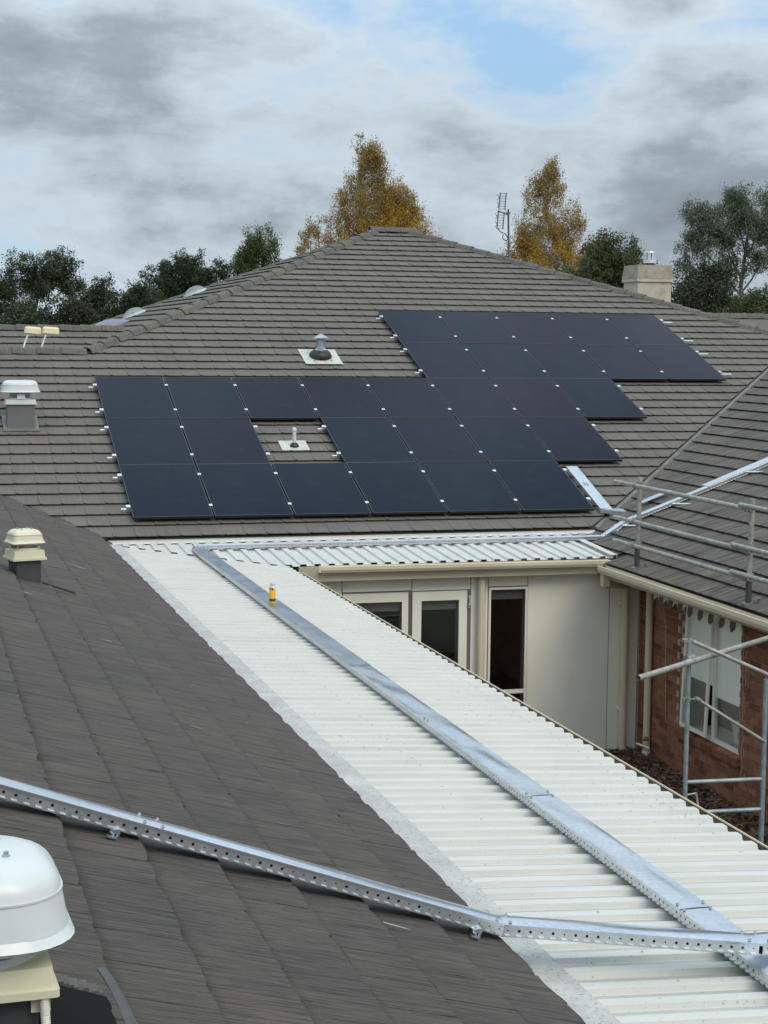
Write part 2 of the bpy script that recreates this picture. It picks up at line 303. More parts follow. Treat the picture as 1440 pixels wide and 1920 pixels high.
# ------------------------------------------------------------------ mesh helpers
class MB:
    def __init__(s): s.v = []; s.f = []
    def add(s, vs, fs):
        k = len(s.v); s.v += [tuple(p) for p in vs]; s.f += [tuple(i+k for i in q) for q in fs]; return s
    def box(s, a, b):
        (x0, y0, z0), (x1, y1, z1) = a, b
        return s.add([(x0,y0,z0),(x1,y0,z0),(x1,y1,z0),(x0,y1,z0),(x0,y0,z1),(x1,y0,z1),(x1,y1,z1),(x0,y1,z1)],
                     [(0,3,2,1),(4,5,6,7),(0,1,5,4),(1,2,6,5),(2,3,7,6),(3,0,4,7)])
    def obox(s, M, a, b):
        t = MB().box(a, b); return s.add([M @ Vector(p) for p in t.v], t.f)
    def tube(s, p0, p1, r0, r1=None, n=10, cap=True):
        r1 = r0 if r1 is None else r1; p0 = Vector(p0); p1 = Vector(p1); d = (p1-p0).normalized()
        a = Vector((0, 0, 1)) if abs(d.z) < 0.9 else Vector((1, 0, 0)); x = d.cross(a).normalized(); y = d.cross(x)
        vs = []; 
        for p, r in ((p0, r0), (p1, r1)):
            for i in range(n):
                t = 2*math.pi*i/n; vs.append(p + x*(math.cos(t)*r) + y*(math.sin(t)*r))
        fs = [(i, (i+1) % n, n+(i+1) % n, n+i) for i in range(n)]
        if cap: fs += [tuple(range(n-1, -1, -1)), tuple(range(n, 2*n))]
        return s.add(vs, fs)
    def path(s, pts, radii, n=8):
        pts = [Vector(p) for p in pts]
        if not isinstance(radii, (list, tuple)): radii = [radii]*len(pts)
        for i in range(len(pts)-1): s.tube(pts[i], pts[i+1], radii[i], radii[i+1], n)
        return s
    def lathe(s, prof, c, n=20, axis=None):
        c = Vector(c); z = Vector(axis or (0, 0, 1)).normalized(); a = Vector((1, 0, 0)); x = (a - z*a.dot(z)).normalized(); y = z.cross(x)
        vs = []
        for r, h in prof:
            for i in range(n):
                t = 2*math.pi*i/n; vs.append(c + x*(r*math.cos(t)) + y*(r*math.sin(t)) + z*h)
        fs = []
        for j in range(len(prof)-1):
            for i in range(n): fs.append((j*n+i, j*n+(i+1) % n, (j+1)*n+(i+1) % n, (j+1)*n+i))
        fs += [tuple(range(n-1, -1, -1)), tuple(range((len(prof)-1)*n, len(prof)*n))]
        return s.add(vs, fs)
    def extrude(s, prof, p0, p1, side, up):
        """closed 2-d profile (side, up) carried from p0 to p1"""
        p0 = Vector(p0); p1 = Vector(p1); side = Vector(side); up = Vector(up); n = len(prof)
        vs = [p + side*a + up*b for p in (p0, p1) for a, b in prof]
        fs = [(i, (i+1) % n, n+(i+1) % n, n+i) for i in range(n)] + [tuple(range(n-1, -1, -1)), tuple(range(n, 2*n))]
        return s.add(vs, fs)
    def rbox(s, M, sx, sy, z0, z1, r=0.03, taper=0.0, n=4, dome=0.0):
        """rounded-corner box standing on local z0..z1; taper shrinks the top, dome rounds it"""
        def ring(hx, hy, rr, z):
            o = []; hx = max(hx, 0.012); hy = max(hy, 0.012); rr = min(rr, hx*0.96, hy*0.96)
            for cxs, cys, a0 in ((1, 1, 0), (-1, 1, 90), (-1, -1, 180), (1, -1, 270)):
                for i in range(n+1):
                    t = R(a0 + 90*i/n); o.append((cxs*(hx-rr) + rr*math.cos(t), cys*(hy-rr) + rr*math.sin(t), z))
            return o
        rings = [ring(sx/2, sy/2, r, z0)]
        if dome > 0:
            zs = z1 - dome
            rings.append(ring(sx/2-taper*0.7, sy/2-taper*0.7, r, zs))
            for k in range(1, 6):
                t = R(15*k+8); q = dome*(1-math.cos(t))*0.9
                rings.append(ring(sx/2-taper*0.7-q-taper*0.3*k/5, sy/2-taper*0.7-q-taper*0.3*k/5, max(r*0.9, 0.01), zs+dome*math.sin(t)))
        else: rings.append(ring(sx/2-taper, sy/2-taper, r, z1))
        m = len(rings[0]); vs = [M @ Vector(p) for rg in rings for p in rg]; fs = []
        for j in range(len(rings)-1):
            for i in range(m): fs.append((j*m+i, j*m+(i+1) % m, (j+1)*m+(i+1) % m, (j+1)*m+i))
        fs += [tuple(range(m-1, -1, -1)), tuple(range((len(rings)-1)*m, len(rings)*m))]
        return s.add(vs, fs)
    def mesh(s, name, mat=None, smooth=False):
        me = bpy.data.meshes.new(name); me.from_pydata(s.v, [], s.f); me.update()
        if mat: me.materials.append(MATS[mat])
        if smooth:
            me.polygons.foreach_set('use_smooth', [True]*len(me.polygons))
            try: me.set_sharp_from_angle(angle=R(38))
            except Exception: pass
        return me
    def build(s, name, mat, parent=None, smooth=False, kind=None, label=None):
        return link(name, s.mesh(name, mat, smooth), parent, kind, label)

ORG = {}                    # world origin of root empties
def link(name, me, parent=None, kind=None, label=None, basis=None):
    o = bpy.data.objects.new(name, me); COL.objects.link(o)
    if parent is not None:
        o.parent = parent
        if parent.name in ORG: o.matrix_parent_inverse = ORG[parent.name].inverted()
    if basis is not None: o.matrix_basis = basis
    if kind: o['kind'] = kind
    if label: o['label'] = label
    return o
def thing(name, label, cat, loc=(0, 0, 0), group=None):
    o = bpy.data.objects.new(name, None); COL.objects.link(o); o.location = loc; o.empty_display_size = 0.2
    o['label'] = label; o['category'] = cat
    if group: o['group'] = group
    ORG[o.name] = Matrix.Translation(loc); return o
def tag(o, label, cat, group=None):
    o['label'] = label; o['category'] = cat
    if group: o['group'] = group
    return o
def frame(x, y, z, o):
    m = Matrix.Identity(4)
    for i in range(3): m[i][0] = x[i]; m[i][1] = y[i]; m[i][2] = z[i]; m[i][3] = o[i]
    return m
def struct(name, mb, mat):
    o = mb.build(name, mat); o['kind'] = 'structure'; return o

# ------------------------------------------------------------------ roof geometry, metres
TH = 0.359724; CT, ST, TT = math.cos(TH), math.sin(TH), math.tan(TH)
Z0 = -0.128                                   # height of the front roof plane at y = 0
GROUND = -3.27
VX, VY, VZ = Vector((1, 0, 0)), Vector((0, 1, 0)), Vector((0, 0, 1))

TW, TG = 0.305, 0.348
def tile_mb(seed, flat=False):
    """one flat concrete tile: raised side lap, thick nose with a shadow gap, head tucked under the next course"""
    rr = random.Random(seed); m = MB()
    us = [-0.004, 0.002, 0.026, 0.055, TW*0.4, TW*0.7, TW+0.012]; hs = [0.002, 0.009, 0.009, 0.0, 0.0, 0.0, -0.002]
    tail, head, tk = 0.037, 0.004, 0.014
    if flat: us = [0.0, 0.05, 0.10, 0.15, 0.20, TW-0.006, TW+0.010]; hs = [0.0, 0.001, 0.0, 0.001, 0.0, 0.0, -0.006]; tail, tk = 0.050, 0.018
    vt, vh = 0.0, TG+0.055
    wv1, wv2, ph_ = rr.uniform(-0.014, 0.014), rr.uniform(0.004, 0.011), rr.uniform(0, 6)
    top0 = [(u, vt + (wv1*(u/TW-0.5)*2 + wv2*math.sin(ph_+u*16) if flat else rr.uniform(-0.004, 0.004)) + (-0.006 if (0.003 < u < 0.035 and not flat) else 0), tail+h+(0 if flat else rr.uniform(-0.0006, 0.0006))) for u, h in zip(us, hs)]
    top1 = [(u, vh, head+h*(1.0 if flat else 0.1)) for u, h in zip(us, hs)]
    bot0 = [(u, v+0.004, n-tk-(0.004 if i in (0, 6) else 0)) for i, (u, v, n) in enumerate(top0)]
    n = len(us)
    fs = [(i, i+1, n+i+1, n+i) for i in range(n-1)] + [(2*n+i+1, i+1, i, 2*n+i)[::-1] if False else (2*n+i, 2*n+i+1, i+1, i) for i in range(n-1)]
    vs = top0 + top1 + bot0
    # sides and a short underside lip
    k = len(vs); vs += [(u, v+0.05, nn-0.003) for (u, v, nn) in bot0]
    fs += [(k+i, k+i+1, 2*n+i+1, 2*n+i) for i in range(n-1)]
    fs += [(0, n, k, 2*n), (n-1, 2*n+n-1, k+n-1, n+n-1)]
    return m.add(vs, fs)
TILES = {}
def tile_roof(roof, mat, u0, u1, v0, v1, clips, nsel=0, hide=None, seeds=5, uoff=0.0, flat=False):
    """roof: deck object whose local frame is (u along eave, v up slope, n out); clips(uc, vc) -> half planes a*u+b*v<=c"""
    meshes = [tile_mb(s, flat) for s in range(seeds)]
    datas = [q.mesh('tile', mat) for q in meshes]
    F = ROOFM[roof.name]; whole = []; cut = MB()
    for r in range(int(math.floor(v0/TG)), int(math.ceil(v1/TG))):
        for c in range(int(math.floor(u0/TW)), int(math.ceil(u1/TW))):
            u, v = c*TW + uoff, r*TG
            hp = clips(u+TW/2, v+TG/2)
            cs = [(u, v), (u+TW, v), (u, v+TG), (u+TW, v+TG)]
            st = 0; viol = []
            for a, b, cc in hp:
                ins = [a*x+b*y <= cc+1e-6 for x, y in cs]
                if not any(ins): st = 2; break
                if not all(ins): viol.append((a, b, cc)); st = 1
            if st == 2: continue
            loc = Vector((u, v, 0 if flat else random.uniform(-0.001, 0.001))); rz = 0 if flat else random.uniform(-0.006, 0.006)
            k = random.randrange(seeds)
            if st == 0 and not [1 for a, b, cc in hp if a*(u+TW/2)+b*(v+TG+0.06) > cc]: whole.append((loc, rz, k))
            else:
                if st == 0: viol = hp
                bm = bmesh.new(); me = datas[k]; bm.from_mesh(me)
                bmesh.ops.translate(bm, verts=bm.verts, vec=loc)
                for a, b, cc in viol:
                    ln = math.hypot(a, b)
                    bmesh.ops.bisect_plane(bm, geom=bm.verts[:]+bm.edges[:]+bm.faces[:], plane_co=(a*cc/ln/ln, b*cc/ln/ln, 0), plane_no=(a, b, 0), clear_outer=True)
                bm.verts.index_update()
                cut.add([p.co[:] for p in bm.verts], [[q.index for q in fa.verts] for fa in bm.faces]); bm.free()
    sc = []
    for i, (loc, rz, k) in enumerate(whole):
        p = F @ (loc + Vector((TW/2, TG/2, 0))); x, y, z = project(p)
        s = 1/z**2 if (-25 < x < 1465 and -10 < y < 1950 and not (hide and hide(loc.x+TW/2, loc.y+TG/2))) else -z
        sc.append((s, i))
    pick = {i for s, i in sorted(sc, reverse=True)[:nsel] if s > 0}
    for i, (loc, rz, k) in enumerate(whole):
        Mt = Matrix.Translation(loc) @ Matrix.Rotation(rz, 4, 'Z')
        if i in pick: link('tile', datas[k], roof, basis=Mt)
        else: cut.add([Mt @ Vector(p) for p in meshes[k].v], meshes[k].f)
    if cut.v: cut.build('tiles', mat, roof, kind='stuff')
ROOFM = {}
def deck(name, parent, F, poly, thick=0.03, drop=0.012):
    """solid dark deck under the tiles, outline poly in (u, v)"""
    m = MB(); n = len(poly)
    m.add([(u, v, -drop) for u, v in poly] + [(u, v, -drop-thick) for u, v in poly],
          [tuple(range(n)), tuple(range(2*n-1, n-1, -1))] + [(i, n+i, n+(i+1) % n, (i+1) % n) for i in range(n)])
    o = link(name, m.mesh(name, 'deck'), parent, basis=F); ROOFM[o.name] = F; return o
CAPS = {}
def cap_mesh(mat):
    if mat in CAPS: return CAPS[mat]
    prof = [(-0.135, -0.058), (-0.085, 0.022), (-0.035, 0.050), (0.035, 0.050), (0.085, 0.022), (0.135, -0.058)]
    m = MB(); n = len(prof); ln = 0.44
    a = [(0, y*1.06, z+0.022) for y, z in prof] + [(0, y*0.9, z+0.006) for y, z in prof]
    b = [(ln, y, z) for y, z in prof]
    fs = [(i, i+1, 2*n+i+1, 2*n+i) for i in range(n-1)] + [(n+i, n+i+1, i+1, i) for i in range(n-1)] + [(2*n+i, 2*n+i+1, n+i+1, n+i) for i in range(n-1)]
    m.add(a+b, fs); CAPS[mat] = m.mesh('ridge_cap', mat); return CAPS[mat]
def ridge_caps(p0, p1, parent, mat, step=0.40, lift=0.03):
    p0 = Vector(p0); p1 = Vector(p1); d = p1-p0; n = max(1, int(d.length/step)); x = d.normalized()
    z = (VZ - x*VZ.dot(x)).normalized(); y = z.cross(x)
    for i in range(n):
        j = Vector((0, random.uniform(-0.006, 0.006), random.uniform(-0.003, 0.004)))
        M = frame(x, y, z, p0 + x*(i*d.length/n) + z*lift + y*j.y + z*j.z)
        link('ridge_cap', cap_mesh(mat), parent, basis=M @ Matrix.Rotation(random.uniform(-0.02, 0.02), 4, 'Z'))

# ================================================================== ground
struct('ground', MB().add([(-900, -900, GROUND-0.05), (900, -900, GROUND-0.05), (900, 900, GROUND-0.05), (-900, 900, GROUND-0.05)], [(0, 1, 2, 3)]), 'ground')
g = MB(); nx, ny = 24, 40
for i in range(nx+1):
    for j in range(ny+1):
        x = 1.9 + (6.74-1.9)*i/nx; y = -14 + (12.0)*j/ny
        g.v.append((x, y, GROUND + 0.03 + 0.05*math.sin(3.1*x+1.7*y)*math.sin(2.3*y) + random.uniform(0, 0.02)))
for i in range(nx):
    for j in range(ny): a = i*(ny+1)+j; g.f.append((a, a+ny+1, a+ny+2, a+1))
struct('garden_soil', g, 'soil')

# ================================================================== MAIN BUILDING
main = thing('main_building', 'large grey tiled hip-roofed building carrying the solar panels', 'building', (3, 6, GROUND))
O_FRONT = Vector((0, -0.34, Z0 - 0.34*TT))
F_FRONT = frame(VX, Vector((0, CT, ST)), Vector((0, -ST, CT)), O_FRONT)
def vy(y): return (y + 0.34)/CT               # slope coordinate on the front plane of world y
front = deck('front_roof', main, F_FRONT, [(-0.4, 0.02), (6.83, 0.02), (14.4, vy(7.2)), (7.9, vy(13.34)), (7.15, vy(13.34)), (0.05, vy(6.24)), (-5, vy(6.24)), (-5, vy(4.2))])
tile_mat('main_tile', (0.140, 0.127, 0.111), 0.03, front, 0.15, 0.08, (1.03, 1.0, 0.95), 0.16, 0.5)
tile_mat('cap_tile', (0.128, 0.120, 0.109), 0.08, front, 0.25, 0.12)
VA, VB = vy(6.24), vy(13.34)
def clips_front(u, v):
    # valley to left wing: x + y >= -0.79 ; valley to right wing: x - y <= 7.15 - gap ; hips at 45 degrees in plan
    hp = [(-1, -CT, 0.79-0.34+0.03), (1, -CT, 7.15-0.34-0.085+0.0), (1, CT, 21.24+0.34), (0, 1, VB)]
    hp.append((0, 1, VA) if u < 0.05 else (-1, CT, 6.19+0.34))
    return hp
COLW, ROWH = 1.154, 1.742
PANELS = {0: range(5, 10), 1: range(5, 10), 2: range(0, 8), 3: (0, 1, 3, 4, 5, 6), 4: range(0, 6)}
def under_panel(u, v):
    s = v - 0.34/CT - 0.04
    if s < 0: return False
    r = 4 - int(s/ROWH); c = int(math.floor(u/COLW))
    return r in PANELS and c in PANELS[r]
tile_roof(front, 'main_tile', -5, 14.5, 0.0, VB, clips_front, 300, under_panel)
# left face of the hip, rear-left wing and the back slope of the left wing
ZL = 2.22
F_LEFT = frame(-VY, Vector((CT, 0, ST)), Vector((-ST, 0, CT)), Vector((0.05, 6.24, ZL)))
left = deck('side_roof', main, F_LEFT, [(0, 0), (-7.1, 7.1/CT), (-14.2, 0), (-14.2, -1), (0, -1)])
tile_roof(left, 'main_tile', -14.2, 0, -1.4, 7.1/CT, lambda u, v: [(-1, CT, 14.2), (1, CT, 0.0)] if v > 0 else [(1, 0, 0), (-1, 0, 14.2)], 0)
YB, ZB = 10.0, 2.635
F_BACK = frame(VX, Vector((0, CT, ST)), Vector((0, -ST, CT)), Vector((0, 7.6, ZB-(YB-7.6)*TT)))
back = deck('rear_roof', main, F_BACK, [(-5, 0), (0.4, 0), (1.2, 2.4/CT), (-5, 2.4/CT)])
tile_roof(back, 'main_tile', -5, 1.4, 0, 2.4/CT, lambda u, v: [(0, 1, 2.4/CT), (1, -CT, 1.15-2.4)], 0)
m = MB()       # back slopes
m.add([(-5, 6.24, ZL-0.02), (0.05, 6.24, ZL-0.02), (0.05, 7.6, ZL-0.02-1.36*TT), (-5, 7.6, ZL-0.02-1.36*TT)], [(0, 1, 2, 3)])
m.add([(-5, 10, ZB-0.02), (1.2, 10, ZB-0.02), (0.4, 14, ZB-0.02-4*TT), (-5, 14, ZB-0.02-4*TT)], [(0, 1, 2, 3)])
m.add([(7.9, 13.34, 4.86), (15.5, 5.74, 4.86-7.6*TT), (18.0, 5.74, 4.86-10.1*TT), (18.0, 23.44, 4.86-10.1*TT)], [(0, 1, 2, 3)])
m.add([(7.15, 13.34, 4.86), (7.9, 13.34, 4.86), (15, 20.44, 4.86-7.1*TT), (0.05, 20.44, 4.86-7.1*TT)], [(0, 1, 2, 3)])
m.build('rear_slope', 'main_tile', main)
ridge_caps((0.02, 6.21, ZL), (7.15, 13.34, 4.885), main, 'cap_tile')
ridge_caps((15.0, 6.24, 4.885-7.1*TT), (7.9, 13.34, 4.885), main, 'cap_tile')
ridge_caps((7.0, 13.34, 4.89), (8.05, 13.34, 4.89), main, 'cap_tile', 0.35, 0.05)
ridge_caps((-5, 6.24, ZL), (0.0, 6.24, ZL), main, 'cap_tile')
ridge_caps((-5, 10, ZB), (1.1, 10, ZB), main, 'cap_tile')
ridge_caps((0.05, 20.44, 4.885-7.1*TT), (7.15, 13.34, 4.885), main, 'cap_tile', 0.4, 0.0)
# right rear wing: ridge running to the right behind the hip
wr = MB(); wr.add([(12.8, 9.0, 2.75), (20, 9.0, 2.75), (20, 10.2, 3.06), (12.8, 10.2, 3.06), (20, 12, 2.4), (12.8, 12, 2.4)], [(0, 1, 2, 3), (3, 2, 4, 5)]); wr.build('rear_wing_slope', 'main_tile', main)
ridge_caps((20, 10.2, 3.06), (13.0, 10.2, 3.06), main, 'cap_tile')
# valley metal and mortar between the front roof and the right wing
vd = Vector((1, 1, TT)).normalized()
m = MB(); p0 = Vector((6.85, -0.30, Z0-0.30*TT)); p1 = Vector((14.3, 7.15, Z0+7.15*TT))
side = Vector((1, -1, 0)).normalized()
m.extrude([(-0.10, 0.012), (0, -0.01), (0.10, 0.012), (0.10, 0.005), (0, -0.02), (-0.10, 0.005)], p0, p1, side, VZ); m.build('valley_gutter', 'valley_metal', main)
m = MB()
for i in range(90):
    a = p0.lerp(p1, i/90); b = p0.lerp(p1, (i+1)/90); o = side*(0.085+random.uniform(-0.012, 0.012))
    m.extrude([(-0.03, 0), (-0.022, 0.045+random.uniform(-0.01, 0.012)), (0.012, 0.055+random.uniform(-0.01, 0.01)), (0.05, 0.03), (0.05, 0)], a+o, b+o, side, VZ)
m.build('valley_mortar', 'mortar_cap', main)
# cream wall under the lean-to -------------------------------------------------
WY = -2.0
m = MB(); m.box((1.9, WY, GROUND-0.02), (6.75, WY+0.14, -0.50)); wall = m.build('wall', 'joint_dark', main)
def clad(x0, x1, z0, z1, mat='cream_wall', d=0.012, name='wall_panel', parent=main):
    mb = MB(); mb.box((x0, WY-d, z0), (x1, WY-0.001, z1)); return mb.build(name, mat, parent)
clad(2.02, 2.492, -3.2, -0.655); clad(2.504, 3.455, -0.838, -0.655); clad(3.467, 4.285, -0.848, -0.66)
clad(4.296, 4.535, -3.2, -0.66, 'cream_trim'); clad(4.546, 5.104, -0.82, -0.665)
clad(5.116, 6.308, -3.2, -0.668); clad(6.320, 6.752, -3.2, -0.672); clad(4.546, 5.104, -3.2, -2.72)
clad(2.504, 4.285, -3.2, -3.10, 'cream_trim', name='door_sill')
def ring(x0, x1, z0, z1, fw, y0, y1):
    mb = MB(); mb.box((x0, y0, z0), (x0+fw, y1, z1)); mb.box((x1-fw, y0, z0), (x1, y1, z1))
    mb.box((x0+fw, y0, z1-fw), (x1-fw, y1, z1)); mb.box((x0+fw, y0, z0), (x1-fw, y1, z0+fw)); return mb
def glazed(parent, gx0, gx1, gz0, gz1, blind, y=WY-0.012):
    MB().box((gx0, y+0.012, gz0), (gx1, y+0.018, gz1)).build('pane', 'window_pane', parent)
    MB().box((gx0+0.01, y+0.07, blind), (gx1-0.01, y+0.074, gz1)).build('blind', 'blind_dark', parent)
for (x0, x1, g0, g1) in ((2.508, 3.455, 2.660, 3.320), (3.465, 4.285, 3.590, 4.120)):
    mb = MB(); y0, y1 = WY-0.035, WY-0.003
    mb.box((x0, y0, -3.09), (g0, y1, -0.862)); mb.box((g1, y0, -3.09), (x1-0.05, y1, -0.862)); mb.box((g0, y0, -0.985), (g1, y1, -0.862)); mb.box((g0, y0, -3.09), (g1, y1, -2.95))
    d = mb.build('door', 'cream_trim', main); glazed(d, g0, g1, -2.95, -0.985, -1.12, WY-0.03)
d_hinge = MB().box((4.255, WY-0.055, -1.10), (4.275, WY-0.02, -0.93)); d_hinge.box((4.245, WY-0.075, -1.06), (4.285, WY-0.05, -1.03)); d_hinge.box((4.262, WY-0.08, -1.06), (4.274, WY-0.06, -0.97)); d_hinge.build('door_closer', 'grey_plastic', d)
mb = ring(4.546, 5.104, -2.72, -0.836, 0.03, WY-0.03, WY-0.003); mb.box((4.576, WY-0.028, -2.305), (5.074, WY-0.003, -2.252))
win = mb.build('window', 'cream_trim', main); glazed(win, 4.576, 5.074, -2.69, -0.866, -1.01, WY-0.022)
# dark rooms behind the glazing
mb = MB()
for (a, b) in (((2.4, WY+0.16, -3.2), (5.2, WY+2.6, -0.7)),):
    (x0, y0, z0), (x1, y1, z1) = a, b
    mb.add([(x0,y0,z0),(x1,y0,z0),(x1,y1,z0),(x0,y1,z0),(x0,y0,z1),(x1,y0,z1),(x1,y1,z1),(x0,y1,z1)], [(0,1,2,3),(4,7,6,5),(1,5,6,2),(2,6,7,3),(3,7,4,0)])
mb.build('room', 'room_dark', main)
# the wall core needs openings: rebuild it as strips
bpy.data.objects.remove(wall)
mb = MB()
for (x0, x1, z0, z1) in ((1.9, 2.655, GROUND, -0.5), (2.655, 3.325, -0.98, -0.5), (3.325, 3.585, GROUND, -0.5), (3.585, 4.125, -0.98, -0.5), (4.125, 4.57, GROUND, -0.5), (4.57, 5.08, -0.86, -0.5), (5.08, 6.75, GROUND, -0.5), (4.57, 5.08, GROUND, -2.7)):
    mb.box((x0, WY, z0), (x1, WY+0.14, z1))
mb.build('wall', 'joint_dark', main)
# fascia, soffit, gutter of the lean-to
MB().box((2.13, -2.215, -0.655), (6.74, -2.19, -0.52)).build('fascia', 'cream_paint', main)
MB().box((2.0, -2.19, -0.66), (6.74, WY, -0.648)).build('soffit', 'soffit_paint', main)
def gutter_prof(wd, h): return [(0, 0), (0, -h), (wd*0.85, -h), (wd, -h*0.55), (wd, -0.004), (wd-0.016, 0.0), (wd-0.016, -0.010), (wd-0.006, -0.014), (wd-0.007, -h*0.5), (wd*0.82, -h+0.004), (0.004, -h+0.004), (0.004, 0)]
MB().extrude(gutter_prof(0.125, 0.085), (2.13, -2.217, -0.445), (6.20, -2.217, -0.462), (0, -1, 0), VZ).build('gutter', 'cream_paint', main)
MB().box((1.86, -2.25, -0.66), (2.128, -2.215, -0.455)).build('gutter_end', 'fascia_paint', main)
mb = MB(); mb.tube((4.418, -2.085, -0.53), (4.418, -2.085, GROUND), 0.053, n=16); mb.build('downpipe', 'cream_paint', main, True)
# lean-to ribbed sheets --------------------------------------------------------
PITCH_R = 0.1905
def rib_profile(t):                            # one period, height above the pan
    pts = [(0.0, 0.0), (0.090, 0.0), (0.099, 0.026), (0.102, 0.027), (0.168, 0.027), (0.171, 0.026), (0.180, 0.0)]
    return [(a/0.1905*PITCH_R + t*PITCH_R, b) for a, b in pts]
LT0, LT1 = -0.34, -2.2
def lt_z(y): return -0.330 + 0.0640*(y + 0.34)
def lt_front(x): return max(LT1, -0.70 - (x+0.12)*(2.32-0.70)/1.86)
xs0 = -0.30; k = 0
while xs0 + k*4*PITCH_R < 6.30:
    pr_ = [q for t in range(4) for q in rib_profile(t)] + [(4*PITCH_R, 0.0), (4*PITCH_R+0.05, 0.0015)]
    base = xs0 + k*4*PITCH_R; m = MB(); top = []
    for a, b in pr_:
        x = min(base + a, 6.31); yf = lt_front(x)
        yb = LT0 - 0.02
        if yf > yb - 0.05: yf = yb - 0.05
        top.append(((x, yb, lt_z(yb)+b), (x, yf, lt_z(yf)+b)))
    n = len(top)
    m.add([p for q in top for p in q] + [(p[0], p[1], p[2]-0.003) for q in top for p in q],
          [(2*i, 2*i+1, 2*i+3, 2*i+2) for i in range(n-1)] + [(2*n+2*i, 2*n+2*i+2, 2*n+2*i+3, 2*n+2*i+1) for i in range(n-1)] + [(2*i+1, 2*n+2*i+1, 2*n+2*i+3, 2*i+3) for i in range(n-1)])
    m.build('roof_sheet', 'white_steel', main); k += 1
m = MB()                                       # barge end and apron flashing under the tiles
m.extrude([(0, 0), (0, 0.045), (0.10, 0.045), (0.10, 0.040), (0.005, 0.040), (0.005, 0)], (6.33, -0.80, lt_z(-0.80)), (6.33, LT1-0.01, lt_z(LT1)), (-1, 0, 0), VZ); m.build('barge_flashing', 'white_steel', main)
m = MB(); m.add([(-0.42, -0.20, -0.262), (6.78, -0.20, -0.262), (6.78, -0.44, -0.300), (-0.33, -0.44, -0.300), (6.78, -0.45, -0.322), (-0.33, -0.45, -0.322)], [(0, 3, 2, 1), (3, 5, 4, 2)])
m.build('apron_flashing', 'white_steel', main)
m = MB()
x = -0.2
while x < 6.7: m.box((x, -0.475, -0.330), (x+0.11, -0.452, -0.306)); x += PITCH_R
m.build('rib_closures', 'white_steel', main, kind='stuff')
# chimney ----------------------------------------------------------------------
ch = MB(); cxm, cym = 12.93, 11.55; ch.box((cxm-0.40, cym-0.38, 1.0), (cxm+0.40, cym+0.38, 3.83)); chim = ch.build('chimney', 'chimney_render', main)
MB().box((cxm-0.435, cym-0.415, 3.832), (cxm+0.435, cym+0.415, 3.90)).build('band', 'chimney_render', chim)
mb = MB(); M4 = Matrix.Translation((cxm, cym, 0))
mb.rbox(M4, 0.88, 0.84, 3.902, 4.20, 0.01, 0.035, 1); mb.build('cap', 'chimney_cap', chim)
mb = MB(); mb.tube((cxm+0.02, cym-0.05, 4.19), (cxm+0.02, cym-0.05, 4.255), 0.10, n=16); mb.build('flue', 'dark_sheet', chim, True)
mb = MB()
ccx, ccy = cxm+0.02, cym-0.05
mb.lathe([(0.11, 0), (0.14, 0.0), (0.14, 0.07), (0.11, 0.07)], (ccx, ccy, 4.25), 20)
for i in range(9):
    t = 2*math.pi*i/9; M = Matrix.Translation((ccx, ccy, 4.32)) @ Matrix.Rotation(t, 4, 'Z'); mb.obox(M, (0.115, -0.030, 0), (0.135, 0.030, 0.17))
mb.lathe([(0.12, 0), (0.14, 0.0), (0.135, 0.012), (0.12, 0.012)], (ccx, ccy, 4.485), 20); mb.build('cowl', 'aluminium', chim)

# ================================================================== RIGHT WING (brick)
right = thing('brick_wing', 'brown brick wing with grey tiled roof and scaffold guardrail on its eave', 'building', (8, -4, GROUND))
XE, XW = 6.10, 6.76
O_R = Vector((XE, 0, Z0 + TT*(XE-7.15)))
F_R = frame(-VY, Vector((CT, 0, ST)), Vector((-ST, 0, CT)), O_R)
YEND = 9.2
rroof = deck('side_roof', right, F_R, [(2.33, 0.0), (YEND, 0.0), (YEND, 7.8/CT), (-6.7, 7.8/CT), (0.80, 0.26/CT), (2.33, 0.26/CT)])
tile_mat('right_tile', (0.134, 0.120, 0.103), 0.06, rroof, 0.9, 0.18, (1.03, 1.0, 0.94), 0.95, 0.42)
def clips_R(u, v):
    # world x = XE + CT v, y = -u ; stay right of the valley x - y >= 7.15, and behind the lean-to end
    hp = [(-1, -CT, -(7.15-XE)-0.085), (0, 1, 7.7/CT), (1, 0, YEND)]
    if v*CT < 0.30: hp.append((-1, 0, -2.36) if u > 2.0 else (0, -1, -0.26/CT))
    return hp
tile_roof(rroof, 'right_tile', -7.6, YEND, 0.0, 7.7/CT, clips_R, 300)
MB().extrude(gutter_prof(0.125, 0.10), (6.10, -2.36, -0.525), (6.10, -YEND, -0.545), (-1, 0, 0), VZ).build('gutter', 'cream_paint', right)
MB().box((6.105, -YEND, -0.70), (6.13, -2.36, -0.54)).build('fascia', 'fascia_paint', right)
MB().box((6.13, -YEND, -0.70), (XW, -2.0, -0.688)).build('soffit', 'soffit_paint', right)
